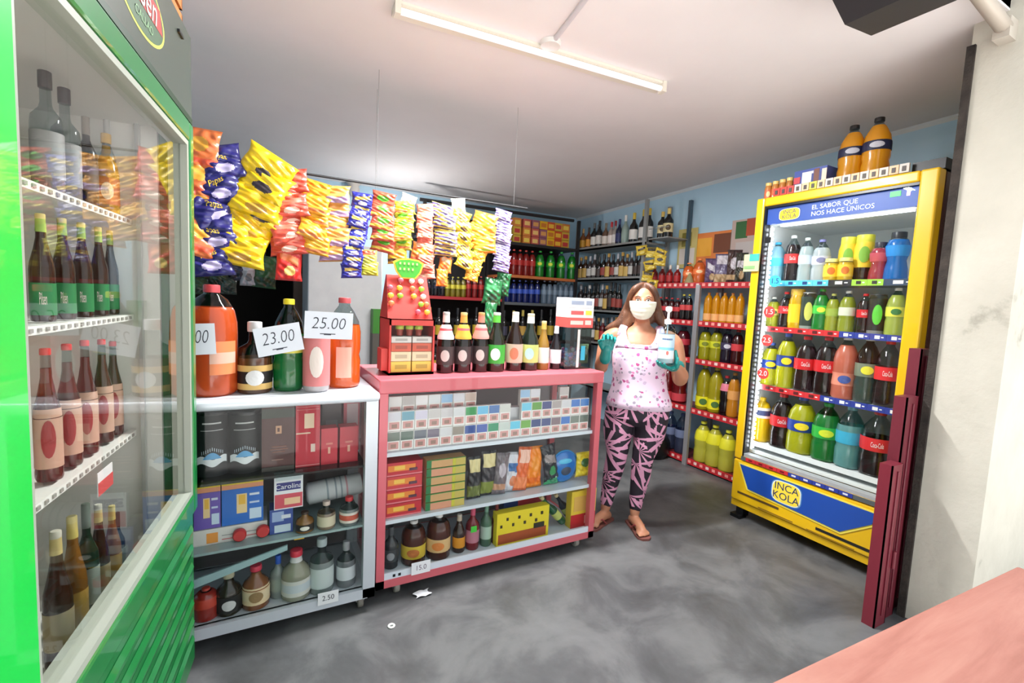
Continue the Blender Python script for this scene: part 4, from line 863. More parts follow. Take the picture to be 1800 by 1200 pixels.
# lettering on the dark blue bags is part of their print: short yellow letters
extra = [('red_snack_bag', 'big red snack bag hanging lowest beside the brown door frame', 508, 462, 44, 62, (206, 44, 40), (226, 120, 70), (236, 196, 110), 0, .02, 0),
 ('orange_snack_packet', 'orange packet hanging alone, upper of two under the striped packets', 783, 462, 24, 34, (226, 130, 50), (206, 180, 140), (214, 90, 40), 0, .1, 0),
 ('orange_snack_packet', 'orange packet hanging alone, lower of two under the striped packets', 777, 488, 21, 30, (232, 130, 40), (240, 170, 90), (200, 90, 40), 0, .0, 0),
 ('lime_snack_packet', 'lime packet hanging under the narrow blue strip, upper of two', 648, 452, 30, 26, (206, 200, 90), (226, 90, 60), (190, 200, 80), 1, 0, 0),
 ('lime_snack_packet', 'lime packet hanging under the narrow blue strip, lower of two', 650, 472, 30, 24, (200, 200, 60), (220, 220, 110), (190, 190, 60), 1, 0, 0),
 ('white_packet', 'crumpled white packet above the lime strip', 718, 352, 28, 20, (214, 212, 206), (226, 226, 220), (200, 200, 196), 1, .3, 0),
 ('white_packet', 'white and green packet above the mixed strip', 806, 363, 26, 28, (226, 228, 216), (236, 236, 230), (196, 206, 110), 0, -.1, 0),
 ('brown_snack_packet', 'brown packet at the foot of the striped strip', 784, 445, 30, 20, (110, 84, 60), (206, 180, 70), (60, 50, 50), 1, .1, 0),
 ('orange_snack_bag', 'orange bag tucked behind the green sign of the candy stand', 742, 446, 40, 36, (226, 130, 60), (230, 180, 60), (206, 90, 60), 2, .2, 0),
 ('gold_snack_bag', 'golden bag tucked beside the green sign of the candy stand', 698, 446, 36, 34, (226, 170, 50), (210, 140, 50), (90, 60, 40), 2, -.1, 0)]
for nm, lab, u, v, w, h, b_, a1, a2, des, tilt, _ in extra:
    q = Yp(u, v, YH - .03); s_ = depth(q) / FPX
    bagthing(nm, lab, 'snack packet', q, w * s_, h * s_, w * s_ * .25, b_, a1, a2, des, 90 + u % 5, face_cam(q), tilt)
rr_ = thing('rear_rod', 'second thin rod behind, carrying the dull snack bags', 'rod'); za_ = 1.84
MB().tube([(-.6, 2.87, za_), (.62, 2.87, za_)], .004, bkm, 6).build('bar', rr_)
for x in (-.55, .6): MB().tube([(x, 2.87, za_), (x, 2.87, zc(2.87))], .0008, M((110, 108, 106), .7), 5).build('suspension_wire', rr_)
dkg = [(355, 468, 40, 44, (96, 90, 76)), (385, 482, 34, 50, (50, 70, 50)), (412, 470, 34, 46, (60, 66, 90)), (436, 476, 26, 52, (176, 180, 190)), (466, 478, 40, 56, (44, 90, 56)), (350, 500, 30, 34, (50, 76, 52)), (400, 500, 30, 34, (50, 66, 60))]
for i, (u, v, w, h, c_) in enumerate(dkg):
    q = Yp(u, v, 2.85); s_ = depth(q) / FPX
    MB().tube([(q.x, 2.87, za_), (q.x, q.y, q.z)], .0015, bkm, 5).build('string', rr_)
    bagthing('dull_snack_bag', f'{["grey brown", "dark green", "slate blue", "silvery grey", "leafy green", "small mossy", "small blackish green"][i]} bag hanging behind the bright snack strips', 'snack bag', q, w * s_, h * s_, .05, c_, tuple(min(255, int(x * 1.25)) for x in c_), tuple(int(x * .6) for x in c_), i % 3, 100 + i, face_cam(q), rnd.uniform(-.3, .3))
for i, (u, v, w, h) in enumerate([(866, 512, 34, 46), (884, 500, 26, 40), (860, 560, 22, 60)]):
    q = Yp(u, v, YH); s_ = depth(q) / FPX
    bagthing('green_packet', f'{["upper broad", "upper slim", "long lower"][i]} green packet hanging below the purple strip', 'snack packet', q, w * s_, h * s_, .04, (34, 104, 58), (60, 140, 84), (24, 70, 44), 0, 110 + i, face_cam(q), .1)
# ------------------------------------------------------------------ on the red counter
TZ = 1.0085
YT = 2.14
malt = lambda neck, capc: ('beer', dict(liq=(22, 12, 12), cap=capc, lab=(60, 50, 50), mark=(200, 196, 190), neck=neck, lz=(.14, .44)))
mk = lambda liq, cap, lab, neck=None, mark=None, kind='beer', lz=(.14, .46), fill=.9: (kind, dict(liq=liq, cap=cap, lab=lab, neck=neck, mark=mark, lz=lz, fill=fill))
ctr = [(785, 548, 30, malt((226, 222, 214), (190, 190, 186)), 'dark malt beer bottle with white neck tag'), (816, 549, 30, malt((226, 160, 70), (226, 190, 120)), 'dark malt beer bottle with orange neck tag'), (847, 549, 29, malt((206, 130, 110), (200, 150, 90)), 'dark malt beer bottle with pink neck tag'),
 (874, 549, 33, mk((30, 34, 18), (190, 200, 190), (60, 170, 60), (90, 190, 60), (240, 240, 236)), 'beer bottle with bright green label'),
 (907, 548, 30, mk((40, 18, 12), (220, 214, 200), (200, 180, 160), (226, 222, 214), (196, 120, 90)), 'dark beer bottle with round cream label'),
 (934, 551, 31, mk((30, 40, 30), (200, 196, 170), (190, 206, 120), (220, 226, 220), (170, 214, 206)), 'beer bottle with pale green label'),
 (957, 564, 22, mk((170, 130, 50), (216, 196, 140), (222, 218, 210), (200, 170, 80)), 'slim amber beer bottle'),
 (979, 573, 20, mk((30, 22, 30), (230, 230, 230), (226, 228, 232), (226, 226, 230)), 'small dark bottle with white label')]
for u, vt, w, sp, lk in ctr:
    p, H, R = at(u, vt, w, 'y', YT, TZ); b = bottle('beer_bottle', lk + ' standing on the pink counter', p, H, R, sp)
for u in (785, 816, 847):
    p, H, R = at(u, 549, 30, 'y', YT, TZ); c_ = {785: (226, 222, 220), 816: (226, 170, 60), 847: (214, 150, 140)}[u]
    mb = MB(); mb.lathe([(.50 * R, H * .80), (.72 * R, H * .74), (.72 * R, H * .70), (.98 * R, H * .60), (.98 * R, H * .56)], lambda q: M((214, 90, 96), .5) if H * .7 < q < H * .745 else M(c_, .5), 20, caps=False)
    nm = {785: 'white', 816: 'orange', 847: 'pink'}[u]
    o = mb.build('neck_tag', None, p, face_cam(p)); tag(o, f'{nm} paper neck tag slipped over a dark malt beer bottle', 'neck tag')
# candy stand
ca = Yp(683, 655, 2.10); cb = Yp(762, 655, 2.10); W = cb.x - ca.x; ccx = (ca.x + cb.x) / 2
rd = M((198, 60, 52), .4); t = thing('candy_stand', 'red candy display stand with green sign standing on the pink counter', 'display stand', (ccx, 2.10, TZ))
zt_ = Yp(700, 483, 2.2).z - TZ; zm = Yp(700, 560, 2.1).z - TZ
mb = MB(); mb.box(-W / 2, W / 2, .0, .20, 0, .012, rd); mb.box(-W / 2, -W / 2 + .008, 0, .2, 0, zm, rd); mb.box(W / 2 - .008, W / 2, 0, .2, 0, zm, rd); mb.box(-W / 2, W / 2, .19, .2, 0, zm, rd); mb.box(-W / 2, W / 2, 0, .006, zm - .03, zm, rd); mb.box(-W / 2, W / 2, 0, .006, 0, .012, rd)
mb.box(-W / 2, W / 2, .0, .20, zm - .005, zm, rd); mb.build('bin', t)
mb = MB(); mb.add([(-W / 2, .04, zm), (W / 2, .04, zm), (W / 2 - .01, .12, zt_), (-W / 2 + .01, .12, zt_), (-W / 2, .20, zm), (W / 2, .20, zm), (W / 2 - .01, .14, zt_), (-W / 2 + .01, .14, zt_)], [(0, 1, 2, 3), (5, 4, 7, 6), (3, 2, 6, 7), (4, 0, 3, 7), (1, 5, 6, 2)], rd); mb.build('sloped_board', t)
MB().box(-W / 2 + .008, W / 2 - .008, .001, .004, .012, zm - .03, GLASS).build('clear_window', t)
MB().box(-W / 2 - .03, -W / 2 - .001, .02, .1, .02, .12, rd).build('side_pocket', t)
mb = MB(); P = [(-.075, .045), (-.05, .06), (0, .066), (.05, .06), (.075, .045), (.06, .0), (.035, -.03), (-.035, -.03), (-.06, 0)]
plate(P[::-1], -.004, .004, M((236, 206, 60), .4), mb); plate([(a * .86, b * .86 + .002) for a, b in P][::-1], -.007, .003, M((70, 170, 50), .4), mb)
for i in range(9): mb.box(-.045 + (i % 5) * .02, -.037 + (i % 5) * .02, -.0085, -.007, .035 - (i // 5) * .026, .045 - (i // 5) * .026, M((210, 230, 140), .5))
mb.build('sign', t, (0, .1, zt_ + .015))
rc = random.Random(5); cc = [(220, 190, 60), (150, 200, 50), (226, 220, 214), (226, 120, 70), (190, 90, 110)]
k = 0
grid_ = [(-.02, 4), (.01, 4), (.035, 4), (-.05, 3), (-.025, 3), (.01, 3), (.035, 3), (-.05, 2), (-.025, 2), (.012, 2), (.038, 2), (-.05, 1), (.03, 1), (.045, 1), (.02, 0), (.045, 0)]
for gx, gr_ in grid_:
    f = .16 + gr_ * .18; z = zm + f * (zt_ - zm); y = .04 + f * .08
    mb = MB(); c_ = cc[rc.randrange(5)]; mb.ball((0, 0, 0), (.015, .009, .013), M(c_, .3, 0, .5), None, 10, 6); mb.tube([(0, .004, -.008), (0, .012, -.03)], .0016, LABW, 5)
    tag(mb.build('lollipop', None, (ccx + gx * 1.75, 2.10 + y - .012, TZ + z)), f'wrapped lollipop on the red candy board, {["bottom", "second", "third", "fourth", "top"][gr_]} row, {ORD[[g for g in grid_ if g[1] == gr_].index((gx, gr_))]} from the white fridge side', 'candy', 'lollipops on the candy board'); k += 1
inside = [((206, 196, 120), 'cream', .02, .06), ((214, 120, 70), 'orange', .085, .03), ((190, 200, 206), 'silver', .12, .02)]
zz_ = .013
for i, (c_, nm, h_) in enumerate([((226, 206, 90), 'yellow', .05), ((226, 214, 176), 'cream', .045), ((206, 96, 70), 'orange red', .04), ((214, 214, 210), 'silvery', .03)]):
    for j in range(2):
        carton('candy_pack', f'{nm} candy pack in the candy stand bin, {["on the white fridge side", "on the beer bottle side"][j]}', ccx - W / 2 + .012 + j * (W / 2 - .008), ccx - W / 2 + .006 + (j + 1) * (W / 2 - .008), 2.11, 2.20, TZ + zz_, TZ + zz_ + h_ - .002, c_, [(.2, .8, .3, .7, tuple(int(x * .8) for x in c_))], (), 'candy pack', 'packs in the candy stand')
    zz_ += h_
for i in range(3):
    mb = MB(); mb.lathe([(.014, 0), (.014, .02), (.02, .03), (.02, .05), (.012, .06)], lambda q: M((150, 60, 50), .4) if q < .03 else M((170, 190, 70), .4), 12)
    tag(mb.build('candy_tub', None, (ccx - .05 + i * .045, 2.14, TZ + zz_ + .001)), f'tiny green topped candy tub in the candy stand, {ORD[i]} from the white fridge side', 'candy tub', 'tiny tubs in the candy stand')
# clear bin with sachets
q0 = Yp(985, 655, 2.13); q1 = Yp(1030, 655, 2.13); bw = q1.x - q0.x; zb1 = Yp(1005, 575, 2.13).z - TZ; zb2 = Yp(1005, 523, 2.13).z - TZ
t = thing('clear_bin', 'tall clear plastic bin with coloured sweets at the counter corner', 'bin', ((q0.x + q1.x) / 2, 2.15, TZ))
mb = MB(); mb.box(-bw / 2, bw / 2, -.05, .05, 0, .004, CLEAR); mb.box(-bw / 2, bw / 2, -.05, -.047, .004, zb1, CLEAR); mb.box(-bw / 2, bw / 2, .047, .05, .004, zb1, CLEAR); mb.box(-bw / 2, -bw / 2 + .003, -.047, .047, .004, zb1, CLEAR); mb.box(bw / 2 - .003, bw / 2, -.047, .047, .004, zb1, CLEAR); mb.build('body', t)
MB().box(-.008, .008, -.052, -.050, .01, zb1 - .01, LABW).build('label_strip', t)
MB().box(.02, .048, -.0525, -.050, .05, .13, M((50, 170, 200), .5)).build('blue_sticker', t)
rc = random.Random(9)
mb = MB()
for i in range(60):
    a, b, c = rc.uniform(-bw / 2 + .018, bw / 2 - .018), rc.uniform(-.03, .03), .016 + rc.uniform(0, .09)
    mb.ball((a, b, c), .011, M(rc.choice([(90, 90, 190), (190, 80, 140), (160, 120, 190), (220, 220, 220), (70, 150, 200)]), .4), None, 7, 5)
o = mb.build('loose_sweets', None, ((q0.x + q1.x) / 2, 2.15, TZ + .004)); tag(o, 'heap of small violet and blue sweets inside the clear bin', 'sweets'); o['kind'] = 'stuff'
for i, (c_, a1_) in enumerate([((226, 90, 84), (240, 200, 190)), ((236, 226, 220), (226, 90, 90)), ((230, 232, 238), (150, 160, 180))]):
    h_ = (zb2 - zb1) / 3
    carton('sachet_pack', f'{["red", "white and red", "white"][i]} sachet pack, {["lowest", "middle", "topmost"][i]} of three piled on the clear bin', (q0.x + q1.x) / 2 - .085, (q0.x + q1.x) / 2 + .085, 2.09, 2.21, TZ + zb1 + .001 + i * h_, TZ + zb1 + (i + 1) * h_, c_, [(.1, .6, .3, .7, a1_), (.68, .92, .3, .75, (226, 206, 70) if i == 1 else a1_)], (), 'sachet pack', 'sachet packs on the clear bin')
q = Yp(1036, 630, 2.2); bagthing('pale_snack_packet', 'pale green packet leaning behind the clear bin at the counter corner', 'snack packet', (q.x, 2.26, TZ + .065), .09, .12, .03, (190, 200, 150), (220, 220, 200), (120, 170, 120), 0, 130, .2)
# ------------------------------------------------------------------ on the white counter
WZ = .9655; YW = 2.06
def tilt_tag(name, label, u0, v0, u1, v1, u2, v2, txt, y, sub=True, tcol=(40, 44, 60)):
    """paper tag from its top-left, top-right and bottom-left corners"""
    a, b, c = Yp(u0, v0, y), Yp(u1, v1, y), Yp(u2, v2, y); ex = (b - a); w = ex.length; h = (c - a).length; an = math.atan2(ex.z, ex.x)
    ctr_ = (b + c) / 2
    mb = MB(); mb.box(-w / 2, w / 2, 0, .0015, -h / 2, h / 2, M((226, 230, 240), .6))
    mb.text(txt, h * .62, M(tcol, .5), T(0, -.0008, h * .06), sx=min(1.0, w / (h * .62 * .56 * len(txt)) * .9), shear=.15, thin=True)
    if sub: mb.box(-w * .18, w * .14, -.0008, 0, -h * .33, -h * .30, M(tcol, .5)); mb.box(-w * .1, w * .05, -.0008, 0, -h * .36, -h * .33, M(tcol, .5))
    o = mb.build(name, None, ctr_); o.rotation_euler = (0, -an, 0); return tag(o, label, 'price tag')
bigo = ('jug', dict(liq=(206, 84, 34), cap=(206, 70, 76), lab=None, fill=.80, glass=(226, 214, 208)))
p, H, R = at(372, 500, 80, 'y', 2.09, WZ); bottle('liqueur_jug', 'very large orange liqueur bottle with pink cap next to the green fridge', p, H, R, ('jug', dict(liq=(206, 84, 34), cap=(206, 70, 76), lab=None, fill=.80)))
mb = MB(); rr = R * 1.03; mb.grid(lambda a, b: (rr * math.sin((a - .5) * 1.1), -rr * math.cos((a - .5) * 1.1), H * (.2 + .30 * b)), 10, 6, lambda a, b: M((214, 170, 150), .5) if .3 < b < .75 else M((226, 130, 80), .5)); o = mb.build('paper_label', None, p, face_cam(p) + .45); tag(o, 'peach printed label wrapped on the very large orange bottle', 'label')
p, H, R = at(448, 565, 55, 'y', 2.09, WZ); bottle('rum_bottle', 'squat dark rum bottle with gold and black label on the white counter', p, H, R, ('spirit', dict(liq=(90, 52, 24), cap=(206, 204, 206), lab=(206, 170, 100), lab2=(24, 20, 20), mark=(214, 214, 214), lz=(.06, .40), fill=.5)))
p, H, R = at(508, 525, 50, 'y', 2.10, WZ); bottle('green_soda_bottle', 'green soda bottle with yellow cap on the white counter', p, H, R, ('pet', dict(liq=(24, 120, 60), cap=(226, 206, 40), lab=(220, 214, 90), lab2=(190, 190, 60), lz=(.42, .54), glass=(80, 160, 100), fill=.62)))
p, H, R = at(557, 578, 44, 'y', 2.05, WZ); bottle('red_can', 'pink and silver tall can standing under the second price tag', p, H, R, ('can', dict(liq=(196, 190, 190), cap=(200, 200, 200), lab=(206, 120, 120), mark=(230, 214, 206))), 'can')
p, H, R = at(606, 523, 56, 'y', 2.13, WZ); bottle('orange_liqueur_bottle', 'orange liqueur bottle with pink cap near the pink counter', p, H, R, ('pet', dict(liq=(216, 96, 30), cap=(206, 80, 84), lab=None, fill=.7)))
mb = MB(); mb.grid(lambda a, b: (R * 1.03 * math.sin((a - .5) * .9), -R * 1.03 * math.cos((a - .5) * .9), H * (.12 + .34 * b)), 8, 4, M((222, 170, 150), .5)); o = mb.build('paper_label', None, p, face_cam(p)); tag(o, 'pale pink paper label on the smaller orange liqueur bottle', 'label')
tilt_tag('price_tag', 'white handwritten 35.00 price tag on the very large orange bottle', 296, 570, 377, 568, 300, 626, '35.00', 1.985, False)
tilt_tag('price_tag', 'tilted white handwritten 23.00 price tag in front of the rum bottle', 442, 579, 524, 566, 456, 628, '23.00', 1.985)
tilt_tag('price_tag', 'white handwritten 25.00 price tag above the pink can', 537, 546, 622, 551, 533, 594, '25.00', 1.985)
# ------------------------------------------------------------------ inside the white counter
z1 = .6465; yf = 2.04
def yx(u, v, y): return Yp(u, v, y).x
for i, u in enumerate((318, 372, 430)):
    p, H, R = at(u, 716, 57 if i else 54, 'y', 2.12, z1); H = min(H, .26)
    t = thing('whisky_tin', ['black round whisky tin next to the green fridge edge', 'black round whisky tin, middle of the three', 'black round whisky tin touching the brown carton'][i], 'tin', p, face_cam(p), 'black round whisky tins')
    bm = M((16, 19, 22), .6); MB().lathe([(R, 0), (R, H * .93)], bm, 28).build('body', t); MB().lathe([(R * 1.02, H * .93), (R * 1.02, H * .99), (R * .98, H)], M((26, 26, 28), .25), 28).build('lid', t)
    mb = MB(); r2 = R * 1.01
    mb.grid(lambda a, b: (r2 * math.sin((a - .5) * 1.7), -r2 * math.cos((a - .5) * 1.7), H * (.18 + .11 * b + .03 * math.sin(a * 9))), 14, 3, M((222, 228, 232), .5))
    mb.grid(lambda a, b: ((r2 + .0006) * math.sin((a - .5) * 1.0), -(r2 + .0006) * math.cos((a - .5) * 1.0), H * (.27 + .10 * b * math.sin(PI * a))), 12, 3, M((84, 160, 212), .5))
    for k in range(11): a = (k - 5) * .11; mb.grid(lambda s_, b, a=a, k=k: ((r2 + .001) * math.sin(a + .03 * s_), -(r2 + .001) * math.cos(a + .03 * s_), H * (.40 + .05 * b - .012 * abs(k - 5))), 1, 1, M((206, 220, 232), .5))
    mb.grid(lambda a, b: (r2 * math.sin((a - .5) * 1.2), -r2 * math.cos((a - .5) * 1.2), H * (.70 + .008 * b)), 8, 1, M((206, 206, 206), .5)); mb.grid(lambda a, b: (r2 * math.sin((a - .5) * 1.0), -r2 * math.cos((a - .5) * 1.0), H * (.80 + .022 * b)), 8, 1, M((190, 190, 190), .5))
    mb.build('printed_artwork', t)
x0, x1 = yx(460, 770, yf), yx(518, 770, yf); carton('whisky_carton', 'dark brown whisky carton with small round emblem in the aluminium counter', x0, x1, 2.05, 2.15, z1, Yp(490, 712, yf).z, (76, 36, 34), [(0, 1, .80, .94, (64, 66, 58)), (.42, .60, .56, .68, (200, 150, 120)), (.47, .54, .59, .65, (90, 50, 44)), (.3, .75, .36, .37, (150, 96, 80)), (.25, .8, .32, .33, (150, 96, 80)), (.32, .7, .28, .29, (150, 96, 80)), (.3, .66, .16, .17, (170, 130, 120)), (0, 1, 0, .06, (60, 56, 50))])
x0, x1 = yx(520, 770, yf), yx(563, 770, yf); o = carton('red_whisky_carton', 'red whisky carton with slanted white walking emblem in the aluminium counter', x0, x1, 2.05, 2.14, z1, Yp(540, 704, yf).z, (184, 34, 54), [(.35, .75, .58, .80, (226, 196, 170)), (.62, .8, .22, .34, (226, 200, 190)), (0, 1, .02, .03, (220, 150, 150)), (.02, .6, .50, .52, (226, 190, 170)), (.05, .95, .9, .905, (226, 150, 150)), (.05, .95, .86, .865, (226, 150, 150))])
for i, (u0, u1, vt, zb) in enumerate(((565, 594, 755, 0), (598, 630, 752, 0))):
    x0, x1 = yx(u0, 780, yf), yx(u1, 780, yf); zt = Yp(u0, vt, yf).z
    carton('red_flask_box', ['small red flask box beside the tall red carton', 'small red flask box beside the counter corner post'][i], x0, x1, 2.05, 2.11, z1, zt, (190, 34, 54), [(.3, .7, .55, .6, (214, 120, 110)), (.42, .56, .3, .48, (226, 170, 150))])
carton('dark_gift_box', 'dark box standing behind the two small red boxes', yx(566, 730, 2.2), yx(600, 730, 2.2), 2.2, 2.28, z1, Yp(580, 700, 2.2).z, (80, 66, 68), [(.2, .8, .2, .6, (100, 90, 96))])
carton('pink_gift_box', 'pink and white box behind the counter corner red box', yx(604, 730, 2.2), yx(632, 730, 2.2), 2.2, 2.28, z1, Yp(615, 700, 2.2).z, (206, 96, 110), [(.2, .9, .4, .9, (226, 200, 206))])
z2 = .3825
boxes = [(288, 338, 858, 925, (64, 84, 170)), (338, 388, 862, 930, (106, 84, 176)), (388, 464, 850, 926, (26, 104, 196))]
for i, (u0, u1, vt, vb, c_) in enumerate(boxes):
    x0, x1 = yx(u0, 890, yf), yx(u1, 890, yf); zb = Yp(420, 925, yf).z; zt = Yp(420, 862, yf).z
    carton('hygiene_box', ['deep blue box with golden circle, next to the green fridge edge', 'violet box with orange circle on the white trays', 'bright blue box with yellow shield on the white trays'][i], x0 + .002, x1 - .002, 2.06, 2.2, zb + .002, zt, c_, [(.35, .6, .3, .85, (236, 206, 150)), (.4, .56, .55, .82, (232, 180, 60)), (.66, .95, .1, .4, (200, 220, 240)), (.66, .9, .55, .6, (200, 214, 240)), (.66, .9, .78, .84, (220, 226, 240))])
    carton('yellow_pack', ['yellow and pink striped pack on the deep blue box', 'yellow and pink striped pack on the violet box', 'yellow and pink striped pack on the bright blue box'][i], x0 + .002, x1 - .002, 2.06, 2.2, zt + .001, Yp(420, 845, yf).z + .004, (234, 206, 40), [(0, 1, 0, .42, (226, 150, 110)), (.1, .9, .55, .9, (214, 176, 50))])
x0, x1 = yx(290, 950, yf), yx(470, 950, yf); zm_ = Yp(420, 952, yf).z
carton('white_tray', 'long white printed tray below the blue and violet boxes', x0 + .02, x1, 2.055, 2.2, zm_ + .001, Yp(420, 925, yf).z, (216, 214, 210), [(.34, .46, .1, .75, (230, 150, 60)), (.5, .95, .45, .5, (150, 150, 150)), (.5, .95, .2, .25, (200, 110, 110))])
carton('white_tray', 'lowest white printed tray with two red discs beside it', x0, x1 - .07, 2.05, 2.2, z2 + .001, zm_, (220, 218, 214), [(.5, .8, .2, .26, (120, 120, 124))])
for i, u in enumerate((421, 462)):
    q = Yp(u, 955, 2.03); mb = MB(); mb.lathe([(.022, 0), (.024, .004), (.024, .02), (.02, .025)], M((190, 48, 48), .4), 20, Rx(PI / 2)); tag(mb.build('red_disc_tin', None, (q.x, 2.048, z2 + .026)), ['round red tin leaning on the white tray, nearer the green fridge', 'round red tin leaning on the white tray, nearer the blue bag'][i], 'tin')
def stand_sign(): 
    x0, x1 = yx(482, 860, 2.02), yx(533, 860, 2.02); return x0, x1
x0, x1 = stand_sign(); zt = Yp(508, 832, 2.02).z; zb = Yp(508, 895, 2.02).z
carton('printed_pack', 'white and pink pack with blue Carolina lettering bar above the blue bag', x0, x1, 2.03, 2.05, zb, zt, (226, 226, 232), [(.02, .98, .03, .42, (206, 74, 90)), (.08, .92, .52, .74, (46, 46, 120)), (.35, .9, .12, .3, (232, 190, 150)), (0.05, .95, .80, .97, (196, 206, 214))], [('Carolina', .5, .63, .19, (230, 230, 240))])
carton('blue_detergent_pack', 'blue and white packet standing below the white and pink pack', yx(474, 920, yf), yx(515, 920, yf), 2.04, 2.12, z2 + .001, zb - .002, (52, 76, 150), [(.1, .6, .5, .9, (150, 170, 210)), (.2, .9, .05, .35, (190, 206, 220)), (.5, .9, .6, .75, (210, 214, 226))])
mb = MB(); a = Yp(538, 868, 2.16); b = Yp(634, 848, 2.16); mb.tube([a, a.lerp(b, .04), a.lerp(b, .96), b], [.03, .048, .048, .044], M((214, 216, 220), .5), 20)
for f in (.35, .5, .6, .7): c = a.lerp(b, f); mb.tube([c + Vector((0, -.001, 0)), a.lerp(b, f + .03) + Vector((0, -.001, 0))], .0486, M((150, 160, 170) if f != .7 else (206, 150, 160), .5), 20, caps=False)
o = mb.build('paper_roll'); tag(o, 'white wrapped paper roll lying slanted on the small bottles', 'paper roll')
mid = [(536, 898, 30, ('flask', dict(liq=(150, 104, 50), cap=(60, 40, 30), lab=(40, 34, 30), mark=(226, 222, 214), fill=.9)), 'brown gold flask with black label'), (574, 880, 30, ('spirit', dict(liq=(150, 130, 110), cap=(200, 180, 170), lab=(206, 196, 170), fill=.6)), 'pale brown flask with beige label'), (614, 872, 32, ('spirit', dict(liq=(130, 140, 140), cap=(206, 50, 60), lab=(220, 210, 200), lab2=(200, 90, 70), fill=.6)), 'clear bottle with red cap')]
for u, vt, w, sp, lk in mid:
    p, H, R = at(u, vt, w, 'y', 2.03, z2 + .001); bottle('liquor_flask', lk + ' on the glass shelf of the aluminium counter', p, min(H, .19), R, sp)
def stick(name, label, u, v, w, h, col, y, txt=None, cat='price sticker', tc=(60, 60, 70)):
    q = Yp(u, v, y); s_ = depth(q) / FPX; mb = MB(); mb.box(-w * s_ / 2, w * s_ / 2, 0, .0012, -h * s_ / 2, h * s_ / 2, M(col, .6))
    if txt: mb.text(txt, h * s_ * .6, M(tc, .5), T(0, -.0006, 0), sx=.9)
    return tag(mb.build(name, None, q), label, cat)
stick('price_sticker', 'small yellow sticker under the brown gold flask', 526, 943, 16, 10, (240, 190, 40), 2.01)
stick('price_sticker', 'orange yellow sticker on the black labelled whiskey', 390, 1082, 18, 11, (236, 170, 40), 2.02)
stick('price_tag', 'small white curled 2.50 price tag on the aluminium lower rail', 577, 1050, 34, 22, (226, 228, 230), 1.952, '2.50', 'price tag')
z0 = .1055
lowr = [(362, 1032, 40, ('jug', dict(liq=(176, 46, 34), cap=(190, 60, 50), lab=(190, 60, 40), lz=(.45, .75), fill=.9)), 'round red liqueur bottle'),
 (402, 1005, 42, ('flask', dict(liq=(40, 34, 18), cap=(180, 176, 150), lab=(24, 24, 24), mark=(206, 206, 206), lz=(.1, .5))), 'square dark whiskey bottle with black label'),
 (450, 992, 44, ('flask', dict(liq=(150, 90, 50), cap=(206, 56, 80), lab=(226, 200, 160), lab2=(226, 206, 170), mark=(150, 120, 80), lz=(.15, .55))), 'amber whiskey bottle with pink cap'),
 (489, 975, 26, ('wine', dict(liq=(150, 160, 156), cap=(40, 90, 190), lab=(140, 150, 140), fill=.8)), 'slim clear bottle with blue cap'),
 (521, 965, 48, ('flask', dict(liq=(170, 170, 150), cap=(206, 50, 70), lab=(206, 206, 200), lab2=(190, 200, 206), neck=(206, 206, 206), fill=.75)), 'wide clear bottle with pink red cap'),
 (566, 945, 40, ('spirit', dict(liq=(150, 160, 160), cap=(170, 180, 184), lab=(196, 206, 206), fill=.6)), 'tall clear spirit bottle'),
 (609, 950, 32, ('wine', dict(liq=(130, 134, 140), cap=(150, 150, 156), lab=(206, 210, 216), fill=.6)), 'clear bottle nearest the counter corner post')]
for i, (u, vt, w, sp, lk) in enumerate(lowr):
    p, H, R = at(u, vt, w, 'y', 2.035 + .03 * (i == 3), z0 + .0005); bottle('spirit_bottle', lk + ' at the bottom of the aluminium counter', p, min(H, .262), R, sp)
# ------------------------------------------------------------------ inside the red counter
yc = 2.035
zA = SH_R[2] + .001
cigc = [(110, 120, 112), (96, 112, 104), (104, 108, 120), (120, 110, 128), (206, 206, 210), (140, 130, 120), (50, 80, 150), (60, 90, 170), (36, 140, 100), (190, 200, 196), (90, 190, 220), (100, 160, 60), (40, 60, 120), (44, 60, 120), (120, 100, 110), (50, 110, 190)]
cw = .062; chh = .088
def cig(x, y, z, c_, lab, hh=chh, w=cw):
    carton('cigarette_pack', lab, x, x + w - .002, y, y + .022, z, z + hh, (226, 224, 222), [(.03, .97, .52, .97, c_), (.12, .88, .10, .46, (206, 150, 146)), (.3, .7, .16, .36, (150, 120, 110))], (), 'cigarette pack', 'cigarette packs on the top shelf of the pink counter')
for i in range(18):
    x = RX0 + .042 + i * cw
    if x + cw > RX1 - .03: break
    cig(x, yc + .0, zA, cigc[min(i, 15)] if i < 16 else cigc[i % 16], f'upright cigarette pack in the front bottom row, {ORD[i]} from the aluminium counter side')
for i in range(18):
    x = RX0 + .046 + i * cw
    if x + cw > RX1 - .03: break
    if i in (10,): continue
    c2 = [(206, 206, 216), (110, 160, 180), (206, 200, 220), (196, 190, 190), (200, 196, 200), (206, 206, 210), (60, 150, 90), (100, 180, 220), (70, 110, 170), (200, 200, 196), 0, (100, 190, 220), (90, 150, 60), (50, 60, 120), (160, 150, 150), (200, 200, 206), (50, 110, 190), (60, 120, 190)][i]
    cig(x, yc + .006, zA + chh + .001, c2, f'cigarette pack in the upper front row, {ORD[i]} from the aluminium counter side')
for i in range(16):
    x = RX0 + .06 + i * cw
    if i in (7, 8, 9, 10, 13, 14): continue
    if x + cw > RX1 - .04: break
    cig(x, yc + .05, zA + 2 * chh + .002 - .03, [(226, 226, 226), (190, 186, 186), (232, 232, 236), (220, 226, 232), (150, 190, 226), (214, 216, 226), (200, 180, 170)][i % 7], f'cigarette pack in the raised rear row, {ORD[i]} from the aluminium counter side')
